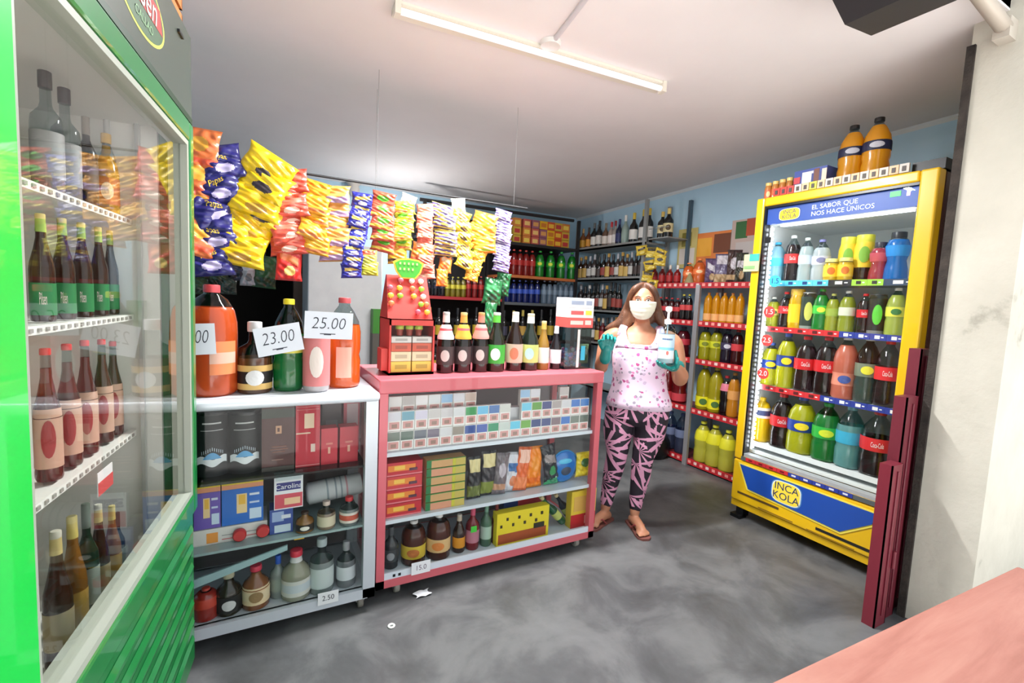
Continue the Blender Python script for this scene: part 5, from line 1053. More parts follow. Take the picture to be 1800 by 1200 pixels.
mb = MB(); mb.box(RX0 + .05, RX1 - .05, yc + .046, yc + .09, zA, zA + 2 * chh - .03, M((200, 200, 204), .5)); tag(mb.build('carton_riser'), 'pale cardboard riser behind the front cigarette packs', 'riser')
# middle shelf
zB = SH_R[1] + .001
def xr(u, v=840): return Yp(u, v, yc).x
for i in range(4):
    carton('wafer_pack', f'red wafer snack pack with orange print, {["lowest", "second lowest", "second highest", "topmost"][i]} of the pile by the frame', xr(680), xr(742), yc, yc + .09, zB + i * .064, zB + i * .064 + .062, (190, 36, 52) if i != 2 else (200, 50, 60), [(.03, .8, .35, .8, (226, 130, 50)), (.2, .5, .45, .75, (236, 190, 80)), (.0, 1, .02, .12, (222, 120, 130)), (.62, .85, .3, .5, (90, 50, 70))], (), 'snack pack', 'red wafer packs piled in the pink counter')
for i in range(6):
    carton('biscuit_roll', f'cookie roll with green end wrap, {ORD[i]} from the bottom of its pile', xr(750), xr(818), yc + .005, yc + .07, zB + i * .041, zB + i * .041 + .039, (206, 160, 110) if i % 2 else (214, 150, 120), [(0, .12, 0, 1, (40, 120, 70)), (.66, .74, 0, 1, (196, 190, 60)), (.74, 1, .0, 1, (196, 176, 90)), (0, 1, .9, 1, (60, 130, 60))], (), 'biscuit roll', 'cookie rolls piled in the pink counter')
bags = [(833, 842, 26, 76, (46, 46, 50), (220, 206, 150), (110, 120, 60), 'black snack packet with cream patch', .0), (858, 838, 30, 80, (60, 56, 62), (222, 206, 150), (130, 140, 60), 'charcoal snack packet with cream patch', .0), (880, 838, 26, 74, (120, 110, 116), (190, 180, 190), (200, 150, 120), 'greyish packet beside the blue white packet', .1),
 (900, 832, 30, 70, (214, 214, 222), (60, 110, 170), (216, 130, 90), 'white packet with blue stripe', .1), (918, 828, 26, 78, (232, 110, 60), (240, 190, 170), (240, 140, 90), 'coral orange packet', .12), (938, 824, 32, 74, (240, 136, 26), (240, 150, 50), (232, 110, 20), 'plain orange packet', 0),
 (966, 812, 30, 66, (40, 42, 50), (150, 140, 140), (60, 150, 90), 'black packet behind the blue round packet', -.2), (992, 812, 42, 54, (30, 120, 190), (80, 180, 226), (50, 60, 80), 'round shiny blue packet', 0), (1026, 815, 34, 44, (220, 196, 40), (60, 110, 60), (240, 220, 60), 'yellow and green packet by the frame', 0), (968, 842, 30, 26, (60, 160, 110), (190, 220, 200), (40, 130, 90), 'small green packet lying before the black one', 0)]
for i, (u, v, w, h, b_, a1, a2, lk, tl) in enumerate(bags):
    y = yc + .045 + .012 * (i % 2); q = Yp(u, v, y); s_ = depth(q) / FPX
    z = max(q.z, zB + h * s_ / 2 + .004)
    if 'round shiny' in lk:
        r_ = h * s_ / 2; mb = MB(); mb.ball((0, 0, 0), (r_, .022, r_), M((24, 110, 190), .2, 0, .6), None, 26, 14); mb.lathe([(r_ * .98, -.002), (r_ * 1.08, 0), (r_ * .98, .002)], M((60, 150, 210), .25), 26, Rx(PI / 2), caps=False)
        mb.ball((.002, -.017, -r_ * .25), (r_ * .42, .008, r_ * .32), M((60, 70, 90), .4), None, 16, 8); mb.ball((-.004, -.015, r_ * .35), (r_ * .55, .008, r_ * .22), M((90, 190, 230), .3), None, 16, 8)
        tag(mb.build('round_packet', None, (q.x, y, zB + r_ * 1.09 + .002)), lk + ' on the middle shelf of the pink counter', 'snack packet'); continue
    bagthing('snack_packet', lk + ' on the middle shelf of the pink counter', 'snack packet', (q.x, y, z), w * s_ * 1.05, h * s_, .035, b_, a1, a2, 1 if i < 2 else i % 3, 140 + i, 0, tl)
# bottom shelf
zC = .1005
bl = [(688, 925, 26, ('wine', dict(liq=(56, 60, 66), cap=(70, 74, 80), lab=(60, 64, 70), mark=(150, 154, 160))), 'dark grey bottle by the frame post'),
 (728, 913, 42, ('jug', dict(liq=(86, 34, 20), cap=(226, 222, 220), lab=(214, 186, 60), mark=(190, 110, 50), lz=(.18, .48))), 'rum bottle with rectangular yellow label'), (772, 902, 42, ('jug', dict(liq=(90, 34, 22), cap=(230, 226, 226), lab=(226, 186, 130), mark=(220, 130, 60), lz=(.2, .5))), 'rum bottle with round peach label'),
 (808, 903, 22, ('beer', dict(liq=(56, 26, 16), cap=(200, 190, 180), lab=(226, 150, 40), neck=(200, 180, 160))), 'small brown bottle with orange label'), (832, 890, 24, ('wine', dict(liq=(150, 26, 44), cap=(206, 80, 110), lab=(190, 120, 140))), 'slim raspberry red bottle with green dot'),
 (856, 884, 20, ('wine', dict(liq=(90, 130, 106), cap=(120, 160, 140), lab=(170, 196, 180))), 'slim pale green bottle'), (874, 880, 16, ('wine', dict(liq=(110, 30, 30), cap=(120, 40, 40), lab=(100, 40, 40))), 'slim dark red bottle')]
for u, vt, w, sp, lk in bl:
    p, H, R = at(u, vt, w, 'y', 2.10, zC); bottle('rum_bottle' if 'rum' in lk else 'liquor_bottle', lk + ' in the bottom of the pink counter', p, min(H, .245), R, sp)
stick('green_dot_sticker', 'round bright green dot on the raspberry red bottle', 833, 930, 11, 11, (70, 200, 60), 2.055, None, 'sticker')
for nm, lab, u0, u1, v0, v1, y, b_, art in [
 ('blue_carton', 'dark blue and red carton behind the yellow dotted pack', 884, 952, 878, 925, 2.16, (36, 66, 130), [(.35, .95, .62, .95, (190, 50, 60)), (.05, .9, .3, .36, (190, 200, 220)), (0, 1, 0, .15, (200, 206, 214))]),
 ('yellow_dotted_pack', 'yellow cookie pack with black dots at the counter bottom', 872, 962, 906, 958, 2.05, (238, 214, 40), [(.03, .95, .05, .35, (170, 80, 40))] + [(.06 + .11 * k, .10 + .11 * k, .55 + .2 * (k % 2), .64 + .2 * (k % 2), (60, 50, 20)) for k in range(8)] + [(.7, .9, .35, .5, (40, 40, 30))]),
 ('red_yellow_box', 'yellow and red box standing by the end frame post', 1002, 1044, 872, 930, 2.06, (236, 204, 60), [(0, 1, 0, .36, (196, 34, 40)), (.55, .9, .08, .3, (230, 170, 160)), (.1, .8, .45, .85, (226, 180, 90))])]:
    x0, x1 = Yp(u0, v1, y).x, Yp(u1, v1, y).x; zt = Yp((u0 + u1) / 2, v0 + (-10 if nm != 'blue_carton' else -4), y).z
    carton(nm, lab, x0, x1, y, y + .05, zC, min(.34, zt), b_, art)
for i, (u0, v0, u1, v1, c_) in enumerate([(950, 872, 988, 932, (24, 104, 66)), (976, 868, 1000, 912, (34, 44, 60))]):
    y = 2.10 + .05 * i; a = Yp(u0, v0, y); b = Yp(u1, v1, y); b.z = max(b.z, zC + .03); d_ = a - b
    t = thing('tilted_bottle', ['green bottle leaning diagonally over the yellow dotted pack', 'dark blue bottle leaning behind the green one'][i], 'bottle', b); t.rotation_euler = d_.to_track_quat('Z', 'Y').to_euler(); L = d_.length
    MB().lathe([(.02, 0), (.024, .01), (.024, L * .5), (.011, L * .68), (.010, L * .93)], M(c_, .15, kind='liq'), 16).build('body', t); MB().lathe([(.012, L * .9), (.012, L)], M((206, 190, 150), .4), 12).build('cap', t); MB().lathe([(.0245, L * .2), (.0245, L * .42)], M((190, 200, 110), .5), 16, caps=False).build('label_band', t)
q = Yp(1000, 862, 2.2); bagthing('yellow_snack_packet', 'yellow packet lying on the leaning bottles under the shelf', 'snack packet', (q.x, 2.24, .30), .10, .07, .03, (226, 206, 60), (200, 190, 40), (120, 110, 50), 0, 150, 0, .3)
stick('price_tag', 'white 15.0 price tag clipped to the pink counter lower rail', 740, 997, 34, 22, (236, 236, 240), 1.985, '15.0', 'price tag', (110, 90, 110))
# ------------------------------------------------------------------ inside the green fridge
def gi(u, v, d):
    w = ray(u, v); q = GO + GN * d; det = -w.x * GS.y + w.y * GS.x
    # w*t - GS*s = q
    tt = (-q.x * GS.y + q.y * GS.x) / (-w.x * GS.y + w.y * GS.x); pt = w * tt; s = (pt - q).dot(GS); return s, pt.z + HC
def gput(name, lab, u, vt, w, d, z, spec, group=None, cat='bottle', hmax=.3, sd=None):
    s, zt = gi(u, vt, d)
    if sd: s, d = sd
    s = min(s, -.095); p = GI(s, d, z); R = w / 2 * depth(p) / FPX; bottle(name, lab, p, min(hmax, max(.08, zt - z)), R, spec, cat, group)
brn = ('beer', dict(liq=(70, 36, 20), cap=(190, 186, 170), lab=(170, 150, 110), neck=(190, 170, 110)))
am = ('beer', dict(liq=(150, 100, 40), cap=(206, 190, 120), lab=(190, 150, 70), neck=(200, 180, 100)))
clb = ('spirit', dict(liq=(150, 140, 130), cap=(70, 66, 66), lab=(150, 150, 150), fill=.5))
G1 = 'the top shelf of the green fridge'
for i, (u, vt, w, sp, lk) in enumerate([(78, 125, 44, clb, 'tall clear bottle with dark cap'), (112, 155, 40, clb, 'clear bottle with dark cap, slightly shorter'), (150, 205, 30, ('wine', dict(liq=(60, 50, 44), cap=(130, 120, 110), lab=(90, 80, 70))), 'dark bottle with grey neck'), (186, 235, 34, ('flask', dict(liq=(196, 150, 50), cap=(206, 160, 60), lab=(190, 110, 60), mark=(230, 210, 180))), 'golden bottle'), (214, 232, 24, ('wine', dict(liq=(170, 170, 160), cap=(170, 170, 166), lab=(160, 160, 150))), 'clear slim bottle')]):
    gput('chilled_bottle', f'{lk} on {G1}', u, vt, w, .155, GSH[3] + .007, sp, hmax=.31)
for i, u in enumerate((70, 108, 142, 172, 199)):
    gput('beer_bottle', f'green labelled beer bottle on the second fridge shelf, {ORD[i]} from the handle side', u, 375 + i * 8, 34 - i * 3, .155, GSH[2] + .007, ('beer', dict(liq=(64, 34, 20), cap=(206, 190, 120), lab=(36, 120, 66), text='Pilsen', neck=(150, 176, 80), lz=(.06, .36), tcol=(236, 220, 214))), 'green labelled beers on the second fridge shelf', hmax=.26)
for i, u in enumerate((78, 116, 148, 178, 205)):
    gput('brown_beer_bottle', f'brown beer bottle on the third fridge shelf, {ORD[i]} from the handle side', u, 590 + i * 2, 37 - i * 3, .155, GSH[1] + .007, ('beer', dict(liq=(84, 34, 26), cap=(196, 60, 60), lab=(190, 150, 130), mark=(150, 40, 40), lz=(.1, .55))), 'brown beers on the third fridge shelf', hmax=.30)
for i, u in enumerate((95, 125, 150, 172, 196, 215)):
    gput('dark_beer_bottle', f'dark bottle on the fridge floor, {ORD[i]} from the handle side', u, 880 + i * 2, 40 - i * 4, .155, GSH[0] + .007, [brn, am, ('wine', dict(liq=(40, 60, 44), cap=(90, 100, 90), lab=(150, 160, 150)))][i % 3], 'bottles on the green fridge floor', hmax=.33)
for i, u in enumerate((84, 118, 150, 180)):
    gput('amber_bottle', f'amber bottle in the rear row of the second fridge shelf, {ORD[i]} from the handle side', u, 385 + i * 6, 28 - i * 2, .33, GSH[2] + .007, am, 'amber bottles behind the green labelled beers', hmax=.24, sd=(-.62 + i * .15, .36))
for i, u in enumerate((90, 126, 158, 188)):
    gput('brown_beer_bottle', f'brown bottle in the rear row of the third fridge shelf, {ORD[i]} from the handle side', u, 612, 30 - i * 2, .33, GSH[1] + .007, brn, 'brown bottles in the rear row of the third fridge shelf', hmax=.25, sd=(-.62 + i * .15, .36))
for i, u in enumerate((60, 96, 130)):
    gput('chilled_bottle', f'short amber bottle on the top fridge shelf, {ORD[i]} from the handle side', u, 250 + i * 10, 34 - i * 3, .34, GSH[3] + .007, ('spirit', dict(liq=(120, 80, 40), cap=(90, 60, 40), lab=(140, 100, 60), fill=.8)), 'short amber bottles on the top fridge shelf', hmax=.2, sd=(-.55 + i * .15, .34))
s, z = gi(188, 920, .10)
mb = MB(); mb.box(-.045, .045, 0, .002, -.03, .03, M((226, 222, 222), .5)); mb.box(-.045, .045, -.0008, 0, -.03, .004, M((206, 80, 80), .5)); o = mb.build('shelf_card', None, GI(s, .10, GSH[1] - .05), math.atan2(GS.y, GS.x)); tag(o, 'white and red card hanging from the third shelf inside the green fridge', 'card')
# ------------------------------------------------------------------ litter on the floor
q = Zp(742, 1044, .002); mb = MB(); mb.grid(lambda a, b: ((a - .5) * .07 + .008 * math.sin(7 * b), (b - .5) * .045, .004 + .006 * abs(math.sin(5 * a + 3 * b))), 8, 6, M((226, 228, 232), .7)); tag(mb.build('paper_scrap', None, (q.x, q.y, 0)), 'crumpled white paper scrap on the grey floor below the pink counter', 'litter')
q = Zp(688, 1100, .002); mb = MB(); mb.lathe([(.007, .001), (.015, .001), (.016, .004), (.014, .006), (.008, .006), (.007, .001)], M((226, 226, 220), .5), 18, caps=False); tag(mb.build('plastic_ring', None, (q.x, q.y, 0)), 'small white plastic ring lying on the grey floor', 'litter')

q = Zp(1160, 806, 0)
mb = MB(); mb.rings([(0, 0, .0, .10, .08), (0, 0, .06, .13, .10), (.01, 0, .15, .12, .10), (.0, .01, .23, .09, .07), (-.01, 0, .28, .04, .03), (.0, 0, .31, .05, .035)], M((16, 16, 18), .35), 18)
tag(mb.build('black_bag', None, (q.x, q.y + .05, 0)), 'knotted black plastic bag on the floor behind the woman', 'bag')
# ------------------------------------------------------------------ the woman
PP = Vector((2.03, 2.12, 0)); prz = face_cam(PP)
woman = thing('person', 'person in white face mask, floral tank top and palm leaf leggings holding sanitizer', 'person', PP, prz)
skin = M((184, 126, 96), .5); skm = skin.node_tree.nodes['Principled BSDF']; skm.inputs['Subsurface Weight'].default_value = .08; skm.inputs['Subsurface Radius'].default_value = (.02, .008, .004)
def smoothed(o, vox, it=6, f=.5):
    r = o.modifiers.new('join', 'REMESH'); r.mode = 'VOXEL'; r.voxel_size = vox; r.use_smooth_shade = True
    s_ = o.modifiers.new('soft', 'SMOOTH'); s_.factor = f; s_.iterations = it
    return o
def limb(mb, pts, rs, mat, n=14, flat=1.0):
    # catmull interpolation of joints and radii
    P = [Vector(p) for p in pts]; out = []; R = []
    for i in range(len(P) - 1):
        a, b, c, d = P[max(i - 1, 0)], P[i], P[i + 1], P[min(i + 2, len(P) - 1)]
        for k in range(4):
            t = k / 4; out.append(.5 * ((2 * b) + (c - a) * t + (2 * a - 5 * b + 4 * c - d) * t * t + (3 * b - a - 3 * c + d) * t ** 3)); R.append(rs[i] + (rs[i + 1] - rs[i]) * t)
    out.append(P[-1]); R.append(rs[-1]); mb.tube(out, R, mat, n, flat=flat)
    mb.ball(P[-1], R[-1] * .98, mat, None, 10, 6); mb.ball(P[0], R[0] * .98, mat, None, 10, 6)
LE, RE = Vector((-.215, -.015, .99)), Vector((.245, .0, .955))       # elbows
LW, RWr = Vector((-.185, -.135, 1.085)), Vector((.222, -.115, 1.035))  # wrists
b = MB()
b.rings([(.01, .0, .66, .09, .07), (.015, 0, .72, .13, .085), (.02, 0, .78, .135, .085), (.015, 0, .88, .125, .09), (.01, 0, .98, .140, .105), (.008, -.005, 1.08, .150, .112), (.008, 0, 1.16, .155, .098), (.008, .005, 1.21, .150, .075), (.01, .008, 1.235, .09, .058), (.01, .006, 1.26, .05, .048), (.008, .0, 1.30, .046, .046), (.006, -.005, 1.34, .046, .05)], skin)
HX, HY, HZ = .006, -.015, 1.393
b.ball((HX, HY + .008, HZ + .020), (.073, .088, .095), skin, None, 22, 14)
b.ball((HX, HY - .020, HZ - .055), (.052, .060, .062), skin, None, 18, 10)     # jaw
b.tube([(HX, HY - .082, HZ + .022), (HX, HY - .100, HZ - .008), (HX, HY - .104, HZ - .022)], [.008, .012, .014], skin, 8)   # nose
for s_ in (-1, 1):
    b.ball((HX + s_ * .074, HY + .012, HZ + .0), (.010, .018, .028), skin, None, 10, 6)
    b.ball((HX + s_ * .030, HY - .070, HZ + .034), (.024, .014, .010), skin, None, 10, 6)   # brow ridge
# arms
limb(b, [(-.140, .01, 1.195), (-.185, .012, 1.16), (-.205, .0, 1.08), LE, (-.21, -.07, 1.02), LW], [.048, .052, .046, .040, .042, .028], skin)
limb(b, [(.155, .01, 1.195), (.200, .012, 1.16), (.228, .01, 1.07), RE, (.25, -.06, .985), RWr], [.048, .052, .046, .041, .042, .028], skin)
# legs and feet
LA, RA = Vector((-.135, -.0, .09)), Vector((.045, .0, .09))
limb(b, [(-.075, 0, .70), (-.088, 0, .56), (-.080, -.015, .44), (-.105, .01, .30), (-.128, .01, .17), LA], [.066, .062, .044, .042, .032, .031], skin)
limb(b, [(.100, 0, .70), (.090, 0, .56), (.062, -.015, .44), (.058, .01, .30), (.047, .01, .17), RA], [.066, .062, .044, .042, .032, .031], skin)
def foot(mb, A, dirx, mat):
    d_ = Vector((dirx, -1, 0)).normalized(); side_ = Vector((-d_.y, d_.x, 0))
    h = Vector((A.x, A.y, 0))
    limb(mb, [h - d_ * .035 + Vector((0, 0, .035)), h + Vector((0, 0, .05)), h + d_ * .07 + Vector((0, 0, .045)), h + d_ * .125 + Vector((0, 0, .032))], [.026, .032, .030, .026], mat)
    mb.ball(h + d_ * .12 + Vector((0, 0, .030)), (.038, .03, .014), mat)
    for k in range(5):
        o_ = (k - 2) * .0165; ln = [.040, .036, .032, .027, .022][k if dirx > -.2 else k]
        s0 = h + d_ * (.125 - abs(o_) * .15) + side_ * o_ + Vector((0, 0, .028))
        mb.tube([s0, s0 + d_ * ln * .6, s0 + d_ * ln + Vector((0, 0, -.006))], [.010, .009, .007], mat, 8); mb.ball(s0 + d_ * ln + Vector((0, 0, -.006)), .0072, mat, None, 8, 5)
    return h, d_, side_
fl = foot(b, LA, -.55, skin); fr = foot(b, RA, .45, skin)
body = smoothed(b.build('body', woman), .0065, 5)
# face details
mb = MB()
for s_ in (-1, 1):
    ex = HX + s_ * .029; ez = HZ + .016
    mb.ball((ex, HY - .074, ez), (.0125, .010, .0065), M((226, 220, 214), .3)); mb.ball((ex, HY - .0795, ez), (.0058, .0055, .006), M((50, 32, 26), .2))
mb.build('eyes', woman)
mb = MB()
for s_ in (-1, 1):
    ex = HX + s_ * .030; mb.tube([(ex - s_ * .014, HY - .084, HZ + .034), (ex, HY - .087, HZ + .041), (ex + s_ * .018, HY - .074, HZ + .035)], [.0022, .003, .0015], M((74, 50, 40), .8), 6)
    mb.tube([(ex - .011, HY - .081, HZ + .021), (ex, HY - .0865, HZ + .0255), (ex + .011, HY - .079, HZ + .021)], .0014, M((40, 26, 22), .8), 5)
mb.build('eyebrows', woman)
# hair: brown, parted, falling behind the shoulders
hair = noise_mat('brown_hair', [(.3, (58, 34, 24)), (.55, (98, 60, 38)), (.75, (128, 82, 52))], 22, .45, 4, .3, stretch=(1, 1, .12))
hb = MB(); 
hb.grid(lambda a, c: (HX + .085 * math.sin((a * 2 - 1) * 2.62) * math.sin(.12 + c * 1.55), HY + .012 + .1 * math.cos((a * 2 - 1) * 2.62) * math.sin(.12 + c * 1.55), HZ + .020 + .108 * math.cos(.12 + c * 1.55)), 30, 12, hair)
hs = MB()
hs.rings([(HX, HY + .040, HZ - .12, .070, .05), (HX, HY + .040, HZ - .04, .080, .065), (HX, HY + .034, HZ + .03, .083, .074), (HX, HY + .02, HZ + .085, .070, .074), (HX, HY + .012, HZ + .118, .04, .05), (HX, HY + .012, HZ + .126, .012, .02)], hair)
for s_, xx in ((-1, -1), (1, 1)):
    limb(hs, [(HX + s_ * .012, HY - .035, HZ + .112), (HX + s_ * .050, HY - .052, HZ + .085), (HX + s_ * .077, HY - .030, HZ + .035), (HX + s_ * .083, HY + .01, HZ - .03)], [.014, .020, .018, .022], hair, 10)
limb(hs, [(HX - .075, HY + .03, HZ + .0), (HX - .095, HY + .03, HZ - .07), (HX - .128, HY + .03, HZ - .125), (HX - .175, HY + .035, HZ - .150), (HX - .21, HY + .03, HZ - .165)], [.03, .036, .032, .024, .010], hair, 12)
limb(hs, [(HX - .06, HY + .04, HZ - .05), (HX - .085, HY + .03, HZ - .12), (HX - .12, HY + .03, HZ - .165), (HX - .17, HY + .04, HZ - .19)], [.035, .036, .03, .012], hair, 12)
limb(hs, [(HX + .075, HY + .03, HZ + .0), (HX + .092, HY + .03, HZ - .07), (HX + .125, HY + .03, HZ - .115), (HX + .15, HY + .03, HZ - .16)], [.03, .034, .030, .014], hair, 12)
smoothed(hs.build('hair', woman), .006, 4)
# mask
mk_ = noise_mat('mask_cloth', [(.3, (226, 222, 200)), (.7, (238, 235, 218))], 6, .8)
mm = MB()
def mfn(a, c):
    x = (a * 2 - 1); z = c
    th = x * 1.30; wz = HZ + .010 - z * .106 - .0 * abs(x)
    rx = .079 - .023 * z ** 1.5; bul = .037 * (1 - x * x) * math.sin(PI * min(1, .25 + z * .65))
    fold = .0022 * math.sin(z * 26) * (1 - x * x)
    zz = wz + .022 * z * z * x * x * 1.4
    return (HX + rx * math.sin(th) * 1.02, HY + .004 - (.090 - .012 * z) * math.cos(th * .95) - bul - fold, zz)
mm.grid(mfn, 20, 18, mk_)
o = mm.build('face_mask', woman); so = o.modifiers.new('thick', 'SOLIDIFY'); so.thickness = .002
mb = MB()
for s_ in (-1, 1):
    mb.tube([(HX + s_ * .072, HY - .022, HZ + .0), (HX + s_ * .082, HY + .0, HZ + .014), (HX + s_ * .084, HY + .022, HZ + .012), (HX + s_ * .080, HY + .028, HZ - .02), (HX + s_ * .066, HY - .02, HZ - .05)], .0015, mk_, 6)
mb.build('ear_loop', o)
# tank top
def blotch(name, base, spots, scale, thr):
    m = bpy.data.materials.new(name); m.use_nodes = True; nt = m.node_tree; bs_ = nt.nodes['Principled BSDF']; L = nt.links.new
    t = nt.nodes.new('ShaderNodeTexCoord'); nz = nt.nodes.new('ShaderNodeTexNoise'); nz.inputs['Scale'].default_value = 38; nz.inputs['Detail'].default_value = 3
    L(t.outputs['Object'], nz.inputs[0]); col = nt.nodes.new('ShaderNodeRGB'); col.outputs[0].default_value = lin(base); cur = col.outputs[0]
    for i, (c_, sc, r_) in enumerate(spots):
        ad = nt.nodes.new('ShaderNodeVectorMath'); ad.operation = 'ADD'; ad.inputs[1].default_value = (3.7 * i, 1.3 * i, 2.1 * i); L(t.outputs['Object'], ad.inputs[0])
        vo = nt.nodes.new('ShaderNodeTexVoronoi'); vo.inputs['Scale'].default_value = sc; vo.inputs['Randomness'].default_value = .8; L(ad.outputs[0], vo.inputs[0])
        a2 = nt.nodes.new('ShaderNodeMath'); a2.operation = 'MULTIPLY_ADD'; L(nz.outputs[0], a2.inputs[0]); a2.inputs[1].default_value = .55; L(vo.outputs['Distance'], a2.inputs[2])
        lt_ = nt.nodes.new('ShaderNodeMath'); lt_.operation = 'LESS_THAN'; L(a2.outputs[0], lt_.inputs[0]); lt_.inputs[1].default_value = r_
        mx = nt.nodes.new('ShaderNodeMix'); mx.data_type = 'RGBA'; L(lt_.outputs[0], mx.inputs[0]); L(cur, mx.inputs[6]); mx.inputs[7].default_value = lin(c_); cur = mx.outputs[2]
    L(cur, bs_.inputs['Base Color']); bs_.inputs['Roughness'].default_value = .8
    return m
tank = blotch('floral_cotton', (228, 200, 220), [((196, 170, 196), 26, .52), ((150, 140, 154), 28, .50), ((176, 72, 126), 19, .49), ((206, 124, 168), 22, .47)], 1, 1)
tt = MB()
tt.rings([(.022, -.004, .765, .198, .140), (.022, -.004, .80, .192, .138), (.018, -.004, .88, .166, .130), (.012, -.006, .97, .158, .128), (.010, -.016, 1.055, .164, .142), (.008, -.010, 1.11, .160, .126), (.008, -.002, 1.15, .150, .106)], tank, 32)
# front panel with scooped neck, straps
def scoop(a, c, sgn):
    x = a * 2 - 1; zt = 1.245 - .105 * max(0, 1 - (abs(x) / .62) ** 3) ** .5 if abs(x) < .62 else 1.245 - .14 * max(0, abs(x) - .78) * 3
    if sgn > 0: zt += .03 * (abs(x) < .62)
    z = 1.13 + (zt - 1.13) * c
    k = max(0, (z - 1.13) / .115)
    yy = (.119 - .054 * k ** 1.3) * math.sqrt(max(.02, 1 - (x * .93) ** 2 * .9)) + .004
    return (.008 + x * (.150 - .012 * k), sgn * yy * 1.0 + .0, z)
tt2 = MB()
tt2.grid(lambda a, c: scoop(a, c, -1), 34, 10, tank); tt2.grid(lambda a, c: scoop(a, c, 1), 34, 10, tank)
for s_ in (-1, 1): tt2.tube([(.008 + s_ * .116, -.062, 1.195), (.008 + s_ * .108, -.050, 1.235), (.008 + s_ * .100, -.0, 1.256), (.008 + s_ * .106, .055, 1.225), (.008 + s_ * .112, .07, 1.19)], [.024, .023, .023, .023, .024], tank, 10, flat=.35)
o = tt.build('tank_top', woman); o2 = tt2.build('tank_top_yoke', o)
for q_ in (o2,): so = q_.modifiers.new('thick', 'SOLIDIFY'); so.thickness = .003; so.offset = 1
# leggings
def palm():
    m = bpy.data.materials.new('palm_leggings'); m.use_nodes = True; nt = m.node_tree; bs_ = nt.nodes['Principled BSDF']; L = nt.links.new
    t = nt.nodes.new('ShaderNodeTexCoord'); mp = nt.nodes.new('ShaderNodeMapping'); mp.inputs['Scale'].default_value = (1, .35, 1); L(t.outputs['Object'], mp.inputs[0])
    def N(op, a, b=None, c=None):
        n = nt.nodes.new('ShaderNodeMath'); n.operation = op
        for i, v_ in enumerate((a, b, c)):
            if v_ is None: continue
            if isinstance(v_, (int, float)): n.inputs[i].default_value = v_
            else: L(v_, n.inputs[i])
        return n.outputs[0]
    masks = []
    for i, (sc, n_, off) in enumerate(((4.3, 12, 0), (5.4, 10, 4.3))):
        ad = nt.nodes.new('ShaderNodeVectorMath'); ad.operation = 'ADD'; ad.inputs[1].default_value = (off, off, off); L(mp.outputs[0], ad.inputs[0])
        vo = nt.nodes.new('ShaderNodeTexVoronoi'); vo.inputs['Scale'].default_value = sc; vo.inputs['Randomness'].default_value = .6; L(ad.outputs[0], vo.inputs[0])
        sb_ = nt.nodes.new('ShaderNodeVectorMath'); sb_.operation = 'SUBTRACT'; L(ad.outputs[0], sb_.inputs[0]); L(vo.outputs['Position'], sb_.inputs[1])
        sp = nt.nodes.new('ShaderNodeSeparateXYZ'); L(sb_.outputs[0], sp.inputs[0])
        an = N('ARCTAN2', sp.outputs['Z'], sp.outputs['X']); w_ = N('SINE', N('MULTIPLY', an, n_)); ln_ = nt.nodes.new('ShaderNodeVectorMath'); ln_.operation = 'LENGTH'; L(sb_.outputs[0], ln_.inputs[0])
        rr = N('MULTIPLY', ln_.outputs['Value'], sc)
        m_ = N('GREATER_THAN', N('SUBTRACT', w_, N('MULTIPLY_ADD', rr, 2.0, -.75)), 0.0)
        half = N('GREATER_THAN', N('SINE', N('ADD', an, 1.2 + i * 2)), -.55)
        masks.append(N('MULTIPLY', m_, half))
    tot = N('MAXIMUM', masks[0], masks[1])
    mx = nt.nodes.new('ShaderNodeMix'); mx.data_type = 'RGBA'; L(tot, mx.inputs[0]); mx.inputs[6].default_value = lin((34, 26, 38)); mx.inputs[7].default_value = lin((222, 156, 186)); L(mx.outputs[2], bs_.inputs['Base Color']); bs_.inputs['Roughness'].default_value = .7
    return m
pm = palm(); lb = MB()
lb.rings([(.015, 0, .655, .10, .085), (.018, 0, .70, .180, .125), (.020, 0, .75, .188, .130), (.020, 0, .80, .180, .126), (.018, 0, .84, .160, .118)], pm)
limb(lb, [(-.078, 0, .72), (-.090, 0, .60), (-.086, -.012, .46), (-.104, .008, .33), (-.125, .012, .19), (-.131, .008, .125)], [.100, .092, .066, .060, .045, .039], pm)
limb(lb, [(.108, 0, .72), (.098, 0, .60), (.070, -.012, .46), (.064, .008, .33), (.050, .012, .19), (.047, .008, .125)], [.100, .092, .066, .060, .045, .039], pm)
smoothed(lb.build('leggings', woman), .0075, 5)
# flip flops
for (h, d_, sd) in (fl, fr):
    mb = MB(); P = []
    for a, w_ in ((-.07, .022), (-.06, .032), (0, .034), (.06, .036), (.115, .044), (.155, .042), (.178, .02)): P.append((a, w_))
    pts = [h + d_ * a + sd * w_ for a, w_ in P] + [h + d_ * a - sd * w_ for a, w_ in P[::-1]]
    mb.prism([(q.x, q.y) for q in pts][::-1], .001, .014, M((120, 70, 62), .6))
    o = mb.build('flip_flop', woman)
    st = MB(); tip = h + d_ * .125; 
    for s_ in (-1, 1): st.tube([tip + Vector((0, 0, .016)), tip + Vector((0, 0, .046)) - d_ * .01, h + d_ * .075 + sd * .032 * s_ + Vector((0, 0, .050)), h + d_ * .04 + sd * .036 * s_ + Vector((0, 0, .015))], .005, M((140, 60, 60), .5), 6)
    st.build('strap', o)
